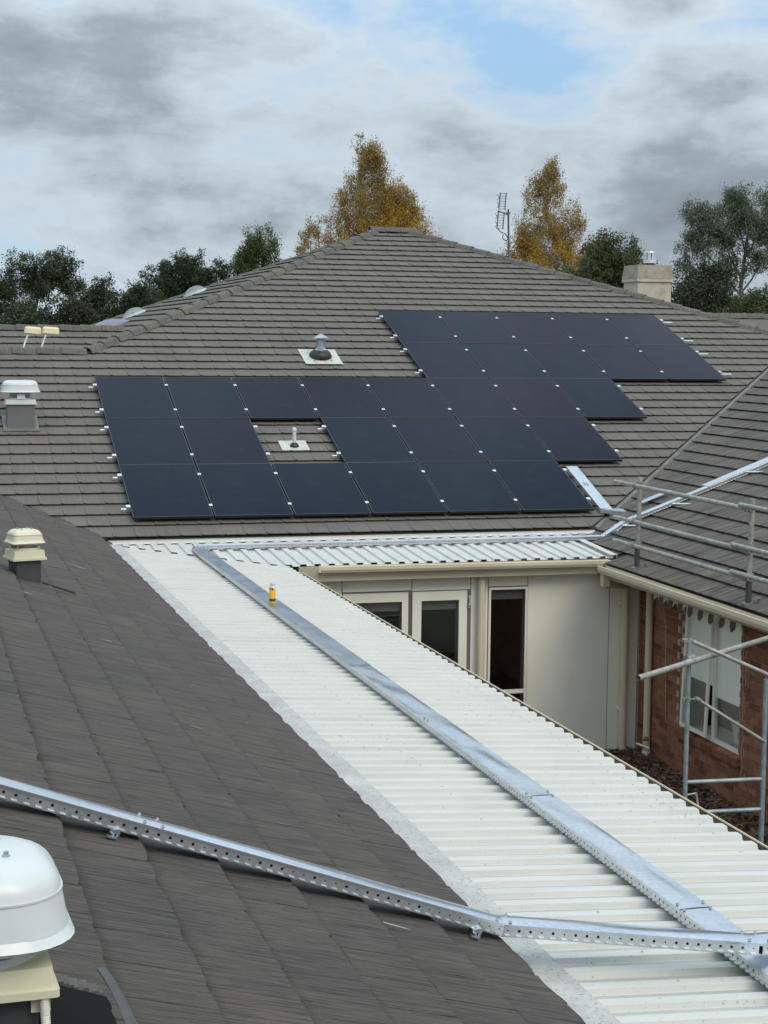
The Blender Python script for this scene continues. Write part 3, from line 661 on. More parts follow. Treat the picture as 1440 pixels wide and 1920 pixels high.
# brick wall with a window opening
WIN = (-5.03, -3.46, -2.56, -0.86)
m = MB()
for (y0, y1, z0, z1) in ((-YEND, WIN[0], GROUND-0.1, -0.69), (WIN[1], -2.0, GROUND-0.1, -0.69), (WIN[0], WIN[1], GROUND-0.1, WIN[2]-0.10), (WIN[0], WIN[1], WIN[3], -0.69)):
    m.box((XW+0.006, y0, z0), (XW+0.11, y1, z1))
bwall = m.build('brick_wall', 'mortar', right)
bw, bh, gap = 0.230, 0.076, 0.010
bl = [MB().box((-0.0, -bw/2, 0), (0.102, bw/2, bh)).mesh('brick', 'brick'), MB().box((0.0, -0.0525, 0), (0.102, 0.0525, bh)).mesh('brick', 'brick')]
cand = []; rows = int((-0.70-GROUND)/(bh+gap))+1
for r in range(rows):
    z = GROUND - 0.02 + r*(bh+gap); y = -2.06 - (0 if r % 2 else 0.12)
    first = True
    while y > -YEND + 0.2:
        yc = y - bw/2 - 0.0
        if first and r % 2 == 0:
            cand.append((yc+bw/2+0.12-0.0525-0.005, z, 1)); 
        first = False
        lo, hi = yc-bw/2, yc+bw/2
        if hi > WIN[0] and lo < WIN[1] and z+bh > WIN[2]-0.11 and z < WIN[3]:
            if lo < WIN[0] and hi-0.0 > WIN[0] and WIN[0]-lo > 0.1: cand.append((WIN[0]-0.0525-0.004, z, 1))
            if hi > WIN[1] and hi-WIN[1] > 0.1: cand.append((WIN[1]+0.0525+0.004, z, 1))
        elif z + bh < -0.70: cand.append((yc, z, 0))
        y -= bw + gap
sc = []
for i, (y, z, k) in enumerate(cand):
    px, py, d = project((XW, y, z))
    gl = 1063 + 0.612*(px-555.6)                       # line of the walkway gutter: bricks below it are not seen
    sc.append((1/d**2 if (px < 1450 and py < gl-2) else -d, i))
pick = {i for s, i in sorted(sc, reverse=True)[:300] if s > 0}; rest = MB()
for i, (y, z, k) in enumerate(cand):
    x = XW - 0.004 + random.uniform(-0.0025, 0.0025)
    if i in pick: link('brick', bl[k], bwall, basis=Matrix.Translation((x, y, z)))
    else: rest.box((x, y-(bw/2 if k == 0 else 0.0525), z), (x+0.1, y+(bw/2 if k == 0 else 0.0525), z+bh))
if rest.v: rest.build('bricks', 'brick', bwall, kind='stuff')
sm = MB().box((0, -0.036, 0), (0.16, 0.036, 0.10)).mesh('sill_brick', 'brick')
y = WIN[0]-0.05
while y < WIN[1]+0.08:
    link('sill_brick', sm, bwall, basis=Matrix.Translation((XW-0.055, y, WIN[2]-0.125)) @ Matrix.Rotation(R(-10), 4, 'Y')); y += 0.083
# window: frame, two sashes (left one pushed open), panes, blinds
y0, y1, z0, z1 = WIN
fx0, fx1 = XW+0.03, XW+0.085; ym = -4.27
m = MB(); m.box((fx0, y0, z0), (fx1, y0+0.045, z1)); m.box((fx0, y1-0.045, z0), (fx1, y1, z1)); m.box((fx0, y0+0.045, z1-0.045), (fx1, y1-0.045, z1)); m.box((fx0, y0+0.045, z0), (fx1, y1-0.045, z0+0.045)); m.box((fx0, ym-0.03, z0+0.045), (fx1, ym+0.03, z1-0.045))
bwin = m.build('window', 'cream_trim', right)
MB().box((fx0+0.02, y0+0.045, z0+0.045), (fx0+0.026, ym-0.03, z1-0.045)).build('pane', 'window_pane', bwin)
MB().box((fx0+0.031, y0+0.047, -1.98), (fx0+0.035, ym-0.032, z1-0.047)).build('blind', 'blind_pale', bwin)
sashM = Matrix.Translation((fx0-0.004, 0, z1-0.05)) @ Matrix.Rotation(R(2.2), 4, 'Y')
ya, yb, sh = ym+0.02, y1-0.05, z1-0.05-z0-0.05
m = MB(); fw = 0.045
m.obox(sashM, (-0.03, ya, -sh), (0, ya+fw, 0)); m.obox(sashM, (-0.03, yb-fw, -sh), (0, yb, 0)); m.obox(sashM, (-0.03, ya+fw, -fw), (0, yb-fw, 0)); m.obox(sashM, (-0.03, ya+fw, -sh), (0, yb-fw, -sh+fw))
sash = m.build('open_sash', 'cream_trim', right); m = MB(); m.obox(sashM, (-0.018, ya+fw, -sh+fw), (-0.012, yb-fw, -fw)); m.build('pane', 'window_pane', sash)
MB().box((fx0+0.012, ym+0.032, -1.85), (fx0+0.016, y1-0.047, z1-0.047)).build('blind', 'blind_pale', bwin)
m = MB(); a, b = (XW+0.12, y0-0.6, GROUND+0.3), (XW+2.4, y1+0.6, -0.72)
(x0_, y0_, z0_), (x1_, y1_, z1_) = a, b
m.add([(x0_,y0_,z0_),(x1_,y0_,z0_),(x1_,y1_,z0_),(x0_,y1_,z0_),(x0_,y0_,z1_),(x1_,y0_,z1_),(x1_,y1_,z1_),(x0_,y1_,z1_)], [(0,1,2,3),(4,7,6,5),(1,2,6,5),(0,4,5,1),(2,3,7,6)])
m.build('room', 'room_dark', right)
bin_ = MB(); bin_.lathe([(0.085, 0), (0.125, 0.29), (0.135, 0.30), (0.13, 0.31), (0.115, 0.305), (0.08, 0.02)], (XW+0.26, -4.62, -2.56), 20)
bin_o = bin_.build('waste_bin', 'white_plastic', None, True); tag(bin_o, 'small white tapered bin standing inside the brick wing window', 'bin')
m = MB().box((XW+0.12, y0-0.1, -2.60), (XW+0.55, y1+0.1, -2.57)); m.build('window_shelf', 'room_light', right)
# folded awning with a scalloped valance
aw = thing('window_awning', 'retracted striped awning with scalloped valance above the brick wing window', 'awning', (XW-0.1, -4.1, -0.9))
m = MB(); m.tube((XW-0.13, -5.36, -0.80), (XW-0.13, -2.78, -0.80), 0.045, n=12); m.build('roller', 'valance_cream', aw, True)
ns = 17; yv0, yv1 = -2.86, -5.34; wv = (yv1-yv0)/ns
for i in range(ns):
    m = MB(); pts = []
    for j in range(9):
        t = j/8; yy = yv0 + wv*(i+t); dz = 0.15 + (0.05*math.sin(math.pi*t) if i % 2 else -0.06*math.sin(math.pi*t)); xx = XW-0.155 - 0.018*math.sin(math.pi*t)*(1 if i % 2 else -1)
        pts.append((xx, yy, dz))
    top = [(x, y, -0.80) for x, y, d in pts]; bot = [(x-0.02, y, -0.80-d) for x, y, d in pts]; n = 9
    vs = top + bot + [(x+0.005, y, z) for x, y, z in top] + [(x+0.005, y, z) for x, y, z in bot]
    m.add(vs, [(q, n+q, n+q+1, q+1) for q in range(n-1)] + [(2*n+q, 2*n+q+1, 3*n+q+1, 3*n+q) for q in range(n-1)] + [(n+q, 3*n+q, 3*n+q+1, n+q+1) for q in range(n-1)])
    m.build('valance_strip', 'valance_brown' if i % 2 else 'valance_cream', aw)
m = MB(); m.path([(XW-0.10, -2.96, -0.86), (XW-0.05, -3.0, -1.3), (XW-0.03, -3.02, -2.52)], 0.006, 6); m.build('pull_cord', 'rope', aw)
m = MB(); m.path([(XW-0.10, -5.26, -0.95), (XW-0.06, -5.24, -1.8), (XW-0.05, -5.22, -2.78), (XW-0.06, -5.30, -2.82), (XW-0.05, -5.32, -2.70)], 0.006, 6); m.build('pull_cord', 'rope', aw)
# downpipes
dpm = thing('corner_downpipe', 'cream downpipe at the cream wall corner with offset elbow under the gutter', 'downpipe', (6.52, -2.08, GROUND))
m = MB(); m.tube((6.52, -2.085, -0.84), (6.52, -2.085, GROUND), 0.055, n=16); m.build('pipe', 'cream_paint', dpm, True)
m = MB(); m.path([(6.06, -2.42, -0.62), (6.10, -2.40, -0.78), (6.30, -2.25, -0.82), (6.52, -2.085, -0.86)], 0.05, 12); m.box((6.02, -2.47, -0.80), (6.12, -2.37, -0.60)); m.build('elbow', 'cream_paint', dpm)
m = MB(); m.box((6.455, -2.10, -1.12), (6.585, -2.01, -1.09)); m.box((6.455, -2.10, -2.6), (6.585, -2.01, -2.57)); m.build('bracket', 'cream_trim', dpm)
dpb = thing('brick_wall_downpipe', 'pinkish cream downpipe fixed to the brown brick wall', 'downpipe', (6.70, -2.50, GROUND))
m = MB(); m.tube((6.70, -2.50, -0.69), (6.70, -2.50, GROUND+0.02), 0.050, n=16); m.build('pipe', 'cream_paint', dpb, True)
m = MB(); m.lathe([(0.05, 0), (0.058, 0), (0.058, 0.16), (0.05, 0.16)], (6.70, -2.50, GROUND+0.02), 16); m.build('collar', 'cream_trim', dpb, True)
tap = thing('garden_tap', 'small garden tap with cross pipe low beside the brick wall downpipe', 'tap', (6.64, -2.62, GROUND))
m = MB(); m.tube((6.62, -2.36, -3.02), (6.60, -2.80, -2.98), 0.016, n=10); m.build('pipe', 'cream_trim', tap, True)
m = MB(); m.tube((6.66, -2.66, -2.90), (6.58, -2.66, -2.90), 0.018, n=10); m.lathe([(0.012, 0), (0.03, 0.01), (0.03, 0.02), (0.012, 0.025)], (6.62, -2.66, -2.88), 10); m.build('valve', 'coupler_steel', tap)

# ================================================================== LEFT WING (near tiled roof)
lw = thing('left_wing', 'near dark grey tiled wing sloping down to the white walkway roof', 'building', (-2, -10, GROUND))
XT = -0.52
def t_pt(x, y, n=0.0): return Vector((x, y, -0.425-0.3762*x)) + Vector((ST, 0, CT))*n
O_T = Vector((XT, 0, -0.425-0.3762*XT))
F_T = frame(VY, Vector((-CT, 0, ST)), Vector((ST, 0, CT)), O_T)
troof = deck('side_roof', lw, F_T, [(-24, 0.0), (-0.33, 0.0), (5.2, 5.5/CT), (-24, 5.5/CT)])
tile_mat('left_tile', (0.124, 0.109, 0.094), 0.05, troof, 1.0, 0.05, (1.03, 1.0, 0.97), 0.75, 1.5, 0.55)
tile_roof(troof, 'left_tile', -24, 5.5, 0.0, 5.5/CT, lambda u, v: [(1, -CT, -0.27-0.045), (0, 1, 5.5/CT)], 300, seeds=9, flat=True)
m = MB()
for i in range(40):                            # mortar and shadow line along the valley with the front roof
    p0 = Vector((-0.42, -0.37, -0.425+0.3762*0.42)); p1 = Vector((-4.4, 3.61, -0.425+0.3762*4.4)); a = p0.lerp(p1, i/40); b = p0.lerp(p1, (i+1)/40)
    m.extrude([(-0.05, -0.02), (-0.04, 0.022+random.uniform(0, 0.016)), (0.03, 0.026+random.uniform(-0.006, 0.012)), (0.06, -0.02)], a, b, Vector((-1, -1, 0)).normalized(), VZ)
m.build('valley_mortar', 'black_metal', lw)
MB().box((-0.75, -24, GROUND-0.05), (-0.6, -0.4, -0.36)).build('wall', 'cream_wall', lw)
# light scrapes on the tiles
for (u, v, l, wd, a) in ((-15.55, 0.75, 0.16, 0.012, 1.42), (-14.72, 1.42, 0.06, 0.016, 1.2), (-14.2, 0.42, 0.10, 0.008, 1.45), (-9.6, 1.72, 0.16, 0.025, 1.6), (-10.9, 1.15, 0.10, 0.02, 1.5), (-5.9, 0.85, 0.18, 0.03, 1.6), (-16.9, 0.62, 0.17, 0.012, 1.5), (-13.5, 0.9, 0.09, 0.008, 1.4)):
    mb = MB(); M = Matrix.Translation((u, v, 0.041)) @ Matrix.Rotation(a, 4, 'Z'); n = 8
    vs = [M @ Vector((l*(t/n-0.5), wd*s*math.sin(math.pi*(t+0.3)/(n+0.6))*random.uniform(0.35, 0.6), -0.004*t/n)) for t in range(n+1) for s in (-1, 1)]
    mb.add(vs, [(2*t, 2*t+2, 2*t+3, 2*t+1) for t in range(n)]); link('scuff_mark', mb.mesh('scuff_mark', 'scuff'), troof)

m = MB()
for i in range(14):
    a = t_pt(-2.70+0.0145*i, -18.735+0.002*i, 0.0); rg = random.uniform(0, 0.014)
    m.obox(frame(VX, VY, VZ, a), (0, -0.022-rg, 0.01), (0.0152, 0.04, 0.050+random.uniform(-0.004, 0.004)))
m.build('mortar_bed', 'mortar_cap', lw)
m = MB(); m.add([t_pt(-2.72, -18.765, 0.047), t_pt(-2.50, -18.75, 0.047), t_pt(-2.50, -19.60, 0.046), t_pt(-2.72, -19.60, 0.046)], [(0, 3, 2, 1)]); m.build('gap_shade', 'void_dark', lw)  # flat near-black sheet painting in the shade of an open gap in the tiles
m = MB(); pts = [(-2.492, -18.53), (-2.480, -18.60), (-2.470, -18.70), (-2.462, -18.82), (-2.455, -19.0), (-2.45, -19.3)]
for i, (x, y) in enumerate(pts): m.v += [t_pt(x-0.018, y, 0.050), t_pt(x, y, 0.060), t_pt(x+0.020, y, 0.048)]
for i in range(len(pts)-1):
    for j in range(2): m.f.append((3*i+j, 3*i+3+j, 3*i+4+j, 3*i+1+j))
m.build('lead_strip', 'lead_dark', lw, True)

# ================================================================== COVERED WALKWAY (white ribbed roof)
cw = thing('covered_walkway', 'white ribbed steel roof of the covered walkway running down the middle', 'walkway', (0.7, -10, GROUND))
XB, TD = 1.74, 0.055
def cz(x): return -0.472 + TD*(XB - x)
YC0 = -2.58 + PITCH_R*10 + 0.135
sheet = MB(); pr_ = [q for t in range(4) for q in rib_profile(t)] + [(4*PITCH_R, 0.0), (4*PITCH_R+0.05, 0.0012)]
xa, xb = -0.46, XB
n = len(pr_)
sheet.add([(x, -a, cz(x)+b) for a, b in pr_ for x in (xa, xb)] + [(x, -a, cz(x)+b-0.003) for a, b in pr_ for x in (xa, xb)],
          [(2*i, 2*i+2, 2*i+3, 2*i+1) for i in range(n-1)] + [(2*n+2*i, 2*n+2*i+1, 2*n+2*i+3, 2*n+2*i+2) for i in range(n-1)] + [(2*i+1, 2*i+3, 2*n+2*i+3, 2*n+2*i+1) for i in range(n-1)])
sme = sheet.mesh('roof_sheet', 'corridor_steel')
k = 0
while YC0 - k*4*PITCH_R > -23:
    link('roof_sheet', sme, cw, basis=Matrix.Translation((0, YC0 - k*4*PITCH_R, 0))); k += 1
scr = MB()                                      # fixing screws in rows across the ribs
for k in range(110):
    y = YC0 - k*PITCH_R - 0.131
    for x in (1.56, 0.25):
        if random.random() < (0.9 if x > 1 else 0.35): scr.lathe([(0.008, 0), (0.008, 0.002), (0.005, 0.003), (0.005, 0.007)], (x+random.uniform(-.02, .02), y, cz(x)+0.027), 6)
scr.build('roof_screws', 'grey_plastic', cw, kind='stuff')
fl = MB(); nseg = 60
xin = -0.215
for i in range(nseg+1):
    y = -0.40 - 22.4*i/nseg; w0 = 0.004*math.sin(9*y)+random.uniform(-0.002, 0.002)
    fl.v += [(-0.62, y, cz(-0.62)+0.075), (-0.40, y, cz(-0.4)+0.037+w0), (xin, y, cz(xin)+0.032+w0*0.5), (xin, y, cz(xin)+0.012)]
for i in range(nseg):
    for j in range(3): fl.f.append((4*i+j, 4*i+4+j, 4*i+5+j, 4*i+1+j))
fl.build('edge_flashing', 'weathered_flashing', cw)
MB().extrude(gutter_prof(0.125, 0.09), (XB-0.015, -2.50, -0.484), (XB-0.015, -23, -0.484), (1, 0, 0), VZ).build('gutter', 'cream_paint', cw)
MB().box((XB+0.088, -22.9, -0.55), (XB+0.1015, -2.52, -0.500)).build('gutter_inner_strip', 'dark_sheet', cw)  # dark strip over the front wall's inner face, darkening the gutter inside
MB().box((XB-0.06, -23, -0.66), (XB-0.035, -2.5, -0.515)).build('fascia', 'fascia_paint', cw)
for i in range(8):
    y = -3.2 - 2.4*i; MB().box((XB-0.15, y-0.04, GROUND-0.05), (XB-0.07, y+0.04, -0.52)).build('post', 'cream_trim', cw)
MB().box((-0.58, -23, -0.58), (XB-0.07, -2.2, -0.55)).build('ceiling', 'soffit_paint', cw)

# ================================================================== SOLAR PANELS
NPH = 0.12
O_P = Vector((0, 0, 0))
F_P = frame(VX, Vector((0, CT, ST)), Vector((0, -ST, CT)), O_P)
pw, ph = 1.134, 1.732
fr = MB(); t = 0.012
for a, b in (((0, 0, -0.035), (t, ph, 0)), ((pw-t, 0, -0.035), (pw, ph, 0)), ((t, 0, -0.035), (pw-t, t, 0)), ((t, ph-t, -0.035), (pw-t, ph, 0))): fr.box(a, b)
fr_me = fr.mesh('frame', 'black_metal')
gl_me = MB().box((t, t, -0.030), (pw-t, ph-t, -0.002)).mesh('glass', 'panel_glass')
ORD = ['first', 'second', 'third', 'fourth', 'fifth', 'sixth', 'seventh', 'eighth']
ROWN = ['top row', 'second row', 'middle row', 'fourth row', 'bottom row']
for r in range(5):
    for j, c in enumerate(PANELS[r]):
        F = F_P @ Matrix.Translation((c*COLW+0.010, (4-r)*ROWH+0.004, random.uniform(-0.002, 0.002)))
        e = bpy.data.objects.new('solar_panel', None); COL.objects.link(e); e.empty_display_size = 0.1
        e.matrix_basis = F @ Matrix.Rotation(random.uniform(-0.0016, 0.0016), 4, 'X') @ Matrix.Rotation(random.uniform(-0.0016, 0.0016), 4, 'Y')
        extra = ''
        if r == 3 and c == 1: extra = ', beside the white vent pipe'
        if r == 3 and c == 3: extra = ', beside the white vent pipe'
        tag(e, 'black solar panel, %s from the left in the %s%s' % (ORD[j], ROWN[r], extra), 'solar panel', 'solar panels on the front roof')
        for nm, me in (('frame', fr_me), ('glass', gl_me)):
            o = bpy.data.objects.new(nm, me); COL.objects.link(o); o.parent = e
clamp_me = MB().box((-0.024, -0.03, -0.006), (0.024, 0.03, 0.005)).box((-0.007, -0.02, 0.005), (0.007, 0.02, 0.010)).mesh('clamp', 'aluminium')
endclamp_me = MB().box((-0.045, -0.035, -0.038), (0.014, 0.035, 0.008)).box((-0.03, -0.012, 0.008), (-0.008, 0.012, 0.016)).mesh('end_clamp', 'aluminium')
foot_me = MB().box((-0.02, -0.015, -0.125), (0.02, 0.0, -0.04)).box((-0.02, -0.015, -0.13), (0.02, 0.10, -0.12)).mesh('roof_bracket', 'aluminium')
for r in range(5):
    runs = [PANELS[r]] if r != 3 else [(0, 1), (3, 4, 5, 6)]
    for k, fv in enumerate((0.20, 0.80)):
        vv = (4-r)*ROWH + fv*ph
        e = bpy.data.objects.new('mounting_rail', None); COL.objects.link(e); e.matrix_basis = F_P @ Matrix.Translation((0, vv, 0))
        tag(e, '%s aluminium rail and clamps holding the %s of solar panels' % (('lower', 'upper')[k], ROWN[r]), 'rail', 'solar panel mounting rails')
        for run in runs:
            run = list(run); x0 = run[0]*COLW - 0.115; x1 = (run[-1]+1)*COLW + (0.26 if r < 2 else 0.05)
            o = link('rail', MB().box((x0, -0.02, -0.078), (x1, 0.02, -0.037)).mesh('rail', 'aluminium'), e)
            for q in range(len(run)-1): link('clamp', clamp_me, e, basis=Matrix.Translation(((run[q]+1)*COLW, 0, 0)))
            link('end_clamp', endclamp_me, e, basis=Matrix.Translation((run[0]*COLW-0.004, 0, 0)))
            link('end_clamp', endclamp_me, e, basis=Matrix.Translation(((run[-1]+1)*COLW+0.004, 0, 0)) @ Matrix.Rotation(math.pi, 4, 'Z'))
            q = x0 + 0.06
            while q < x1:
                link('roof_bracket', foot_me, e, basis=Matrix.Translation((q, 0, 0))); q += 1.2
            link('roof_bracket', foot_me, e, basis=Matrix.Translation((x1-0.06, 0, 0)))

# ================================================================== VENTS AND FANS
def front_pt(x, y, n=0.0): return Vector((x, y, Z0 + TT*y)) + Vector((0, -ST, CT))*n
def slab(F, u0, u1, v0, v1, n0, n1):
    mb = MB(); M = F; mb.obox(M, (u0, v0, n0), (u1, v1, n1)); return mb
fl_ = thing('flue_vent', 'galvanised flue with conical cap and black rubber boot on pale flashing', 'roof vent', front_pt(4.13, 6.05))
FF = frame(VX, Vector((0, CT, ST)), Vector((0, -ST, CT)), front_pt(4.13, 6.03))
m = MB()
for i in range(7):
    for j in range(7): m.v.append(FF @ Vector((-0.34+0.68*i/6, -0.36+0.72*j/6, 0.045+0.012*math.cos(math.pi*2*(j/3))*0.6)))
for i in range(6):
    for j in range(6): a = i*7+j; m.f.append((a, a+7, a+8, a+1))
m.build('flashing', 'lead_flash', fl_, True)
b0 = front_pt(4.13, 6.03)
m = MB(); m.lathe([(0.20, 0), (0.205, 0.025), (0.185, 0.07), (0.15, 0.105), (0.115, 0.13), (0.10, 0.135)], b0 + Vector((0, 0, 0.045)), 24, (0, -ST*0.55, CT)); m.build('boot', 'rubber', fl_, True)
c = b0 + Vector((0, -0.03, 0.125))
m = MB(); m.lathe([(0.112, 0), (0.114, 0.04), (0.085, 0.07), (0.082, 0.12), (0.092, 0.125), (0.092, 0.145), (0.08, 0.15), (0.08, 0.19)], c, 20); m.build('flue', 'galvanised_dull', fl_, True)
m = MB(); m.lathe([(0.052, 0.18), (0.052, 0.25)], c, 16)
for i in range(4):
    t = i*math.pi/2+0.4; p = c + Vector((0.088*math.cos(t), 0.088*math.sin(t), 0.15)); m.tube(p, p+Vector((0, 0, 0.11)), 0.008, n=6)
m.build('cap_stays', 'galvanised_dull', fl_)
m = MB(); m.lathe([(0.145, 0.245), (0.15, 0.25), (0.08, 0.295), (0.01, 0.33)], c, 24); m.build('cap', 'galvanised_dull', fl_, True)
pv = thing('vent_pipe', 'short white vent pipe with black boot in the gap between panels', 'roof vent', front_pt(2.84, 2.42))
FF = frame(VX, Vector((0, CT, ST)), Vector((0, -ST, CT)), front_pt(2.84, 2.42))
m = MB(); m.obox(FF, (-0.22, -0.15, 0.030), (0.22, 0.21, 0.046)); m.build('flashing', 'lead_flash', pv)
b0 = front_pt(2.84, 2.40); m = MB(); m.lathe([(0.075, 0), (0.07, 0.025), (0.045, 0.06), (0.036, 0.065)], b0+Vector((0, 0, 0.04)), 18); m.build('boot', 'rubber', pv, True)
m = MB(); m.lathe([(0.030, 0), (0.030, 0.20), (0.036, 0.205), (0.036, 0.235), (0.028, 0.255), (0.012, 0.262)], b0+Vector((0, 0, 0.08)), 16)
m.build('pipe', 'white_plastic', pv, True)
def fan(name, label, base, duct_w, duct_h, mats, dims, rot):
    """duct through the roof, flat collar box, ring and motor, rounded hood with a turned-out rim"""
    dome_m, box_m, duct_m = mats; cw_, chh, gap_, hw, hh, rad = dims
    t = thing(name, label, 'roof fan', base); M = Matrix.Translation(base) @ Matrix.Rotation(rot, 4, 'Z'); z = duct_h
    m = MB(); m.rbox(M, duct_w, duct_w, -0.3, z, 0.008, 0.0, 1); m.build('duct', duct_m, t)
    m = MB(); m.rbox(M, cw_+0.02, cw_+0.02, z-0.022, z-0.002, 0.012, 0.0, 3); m.rbox(M, cw_, cw_, z-0.002, z+chh, 0.012, 0.006, 3); m.build('collar', box_m, t, True)
    m = MB(); m.lathe([(cw_*0.46, 0), (cw_*0.46, 0.022), (cw_*0.42, 0.024), (cw_*0.41, 0.002)], M @ Vector((0, 0, z+chh)), 32); m.build('ring', dome_m, t, True)
    m = MB(); m.lathe([(cw_*0.28, 0), (cw_*0.28, gap_+0.04), (0.05, gap_+0.045)], M @ Vector((0, 0, z+chh+0.001)), 24); m.build('motor', 'grey_plastic', t, True)
    for q in range(4):
        a = q*math.pi/2+0.785; m = MB(); p = M @ Vector((cw_*0.44*math.cos(a), cw_*0.44*math.sin(a), z+chh-0.01)); m.tube(p, p+Vector((0, 0, gap_+0.04)), 0.008, n=8); m.build('stay', 'grey_plastic', t)
    zr = z+chh+gap_
    m = MB(); m.rbox(M, hw-0.02, hw-0.02, zr, zr+0.012, rad, -0.012, 6); m.rbox(M, hw+0.004, hw+0.004, zr+0.012, zr+0.036, rad+0.01, 0.014, 6); m.build('rim', dome_m, t, True)
    m = MB(); m.rbox(M, hw-0.026, hw-0.026, zr+0.034, zr+hh, rad, hw*0.035, 6, hh*0.48); m.build('hood', dome_m, t, True)
    zs_ = zr+0.034+(hh-0.034)*0.5; m = MB(); m.rbox(M, hw-0.026-hw*0.046, hw-0.026-hw*0.046, zs_, zs_+0.006, rad, 0.0, 6); m.build('seam', dome_m, t, True)
    for a in (0.9, 2.4, 4.0, 5.5):
        m = MB(); m.lathe([(0.011, 0), (0.011, 0.004), (0.007, 0.006), (0.007, 0.014), (0.004, 0.016)], M @ Vector((hw*0.22*math.cos(a), hw*0.22*math.sin(a), zr+hh-0.002)), 8); m.build('bolt', 'galvanised_dull', t)
    return t
f1 = fan('roof_fan', 'white domed roof fan on the main roof left of the solar panels', front_pt(-1.30, 3.30), 0.42, 0.36, ('white_plastic', 'white_plastic', 'grey_sheet'), (0.46, 0.055, 0.10, 0.60, 0.19, 0.16), 0.0)
FF = frame(VX, Vector((0, CT, ST)), Vector((0, -ST, CT)), front_pt(-1.30, 3.30)); m = MB(); m.obox(FF, (-0.27, -0.30, 0.030), (0.27, 0.30, 0.050)); m.build('flashing', 'grey_sheet', f1)
m = MB(); m.box((-1.36, 3.060, 1.110+0.425), (-1.24, 3.068, 1.110+0.50)); m.build('rating_plate', 'can_white', f1)
f2 = fan('square_roof_fan', 'small cream square roof vent on a dark duct on the near left roof', t_pt(-2.03, -8.45), 0.225, 0.22, ('cream_plastic', 'cream_plastic', 'dark_sheet'), (0.285, 0.060, 0.055, 0.30, 0.125, 0.04), 0.25)
m = MB(); M = F_T; m.obox(Matrix.Translation(t_pt(-2.03, -8.45)) @ Matrix.Rotation(0, 4, 'Z'), (-0.2, -0.16, 0.01), (-0.19, 0.16, 0.10)); 
m = MB(); m.path([t_pt(-1.90, -8.56, 0.05), t_pt(-1.78, -8.60, 0.055), t_pt(-1.62, -8.55, 0.05)], 0.010, 6); m.build('cable', 'rubber', f2)
NEARFAN = t_pt(-2.87, -19.04)
f3 = fan('near_roof_fan', 'large white hooded roof fan with cream collar at the lower left corner', NEARFAN, 0.30, 0.13, ('white_plastic', 'cream_plastic', 'dark_sheet'), (0.38, 0.055, 0.055, 0.50, 0.218, 0.16), 0.04)
m = MB(); pts = [Vector((-2.703, -19.215, 0.775)), Vector((-2.700, -19.22, 0.71)), Vector((-2.697, -19.24, 0.65)), Vector((-2.690, -19.29, 0.58))]
for i in range(3):
    for q in range(12):
        a = pts[i].lerp(pts[i+1], q/12); b = pts[i].lerp(pts[i+1], (q+0.6)/12); m.tube(a, b, 0.013, n=10); m.tube(b, pts[i].lerp(pts[i+1], (q+1)/12), 0.010, n=10)
m.build('conduit', 'cream_trim', f3, True)
m = MB(); m.box((-2.735, -19.20, 0.715), (-2.685, -19.10, 0.762)); m.build('junction_box', 'cream_plastic', f3)
# two cream capsule heads on bent stalks behind the left ridge
for (x, lab) in ((-0.86, 'left of two cream capsule-shaped roof fittings on bent white stalks'), (-0.55, 'right of two cream capsule-shaped roof fittings on bent white stalks')):
    e = thing('stalk_fitting', lab, 'fitting', (x, 7.0, 2.1), 'capsule fittings behind the left ridge')
    dx = 0.02
    m = MB(); m.path([(x-0.16, 6.72, 2.12), (x-0.14, 6.80, 2.33), (x-0.10, 6.92, 2.42), (x-0.04, 7.0, 2.56)], 0.014, 8); m.lathe([(0.03, 0), (0.03, 0.04), (0.018, 0.05)], (x-0.15, 6.75, 2.26), 10); m.build('stalk', 'white_plastic', e, True)
    m = MB(); m.rbox(Matrix.Translation((x+0.03, 7.02, 2.55)) @ Matrix.Rotation(R(4), 4, 'Y'), 0.30, 0.15, 0.0, 0.115, 0.055, 0.01, 5, 0.04); m.build('head', 'amber_plastic', e, True)
    m = MB(); m.obox(Matrix.Translation((x-0.12, 6.70, 2.235)) @ Matrix.Rotation(R(-20), 4, 'Y'), (-0.16, -0.02, -0.01), (0.02, 0.02, 0.0)); m.build('foot_plate', 'lead_flash', e)
# clear dome skylights on the side roof
def side_pt(x, y): return Vector((x, y, ZL + TT*(x-0.05)))
for (x, y, lab) in ((3.42, 15.2, 'clear dome skylight highest on the left hip slope'), (2.08, 15.6, 'clear dome skylight lower on the left hip slope')):
    e = thing('dome_skylight', lab, 'skylight', side_pt(x, y), 'dome skylights behind the left hip')
    M = Matrix.Translation(side_pt(x, y)) @ Matrix.Rotation(-TH, 4, 'Y')
    m = MB(); prof = []; n = 18
    for k in range(7):
        t = R(90*k/6); prof.append((0.24*math.cos(t)+0.003, 0.15*math.sin(t)+0.05))
    m.lathe(prof, (0, 0, 0), n); m.v = [tuple(M @ Vector(p)) for p in m.v]; m.build('dome', 'clear_dome', e, True)
    m = MB(); m.lathe([(0.25, 0.0), (0.29, 0.03), (0.27, 0.07), (0.24, 0.07)], (0, 0, 0), n); m.v = [tuple(M @ Vector(p)) for p in m.v]; m.build('ring', 'grey_plastic', e, True)
e = thing('curved_skylight', 'long purple-grey curved skylight sheet on the left hip slope', 'skylight', side_pt(1.25, 14.0))
m = MB(); nu, nv = 14, 10
for i in range(nu+1):
    for j in range(nv+1):
        a = i/nu; b = j/nv; M = side_pt(0.75 + 0.95*a, 13.2+1.5*b)
        m.v.append(M + Vector((-ST, 0, CT))*(0.03+0.17*(math.sin(math.pi*a)**0.7)*(math.sin(math.pi*b)**0.8)))
for i in range(nu):
    for j in range(nv): q = i*(nv+1)+j; m.f.append((q, q+1, q+nv+2, q+nv+1))
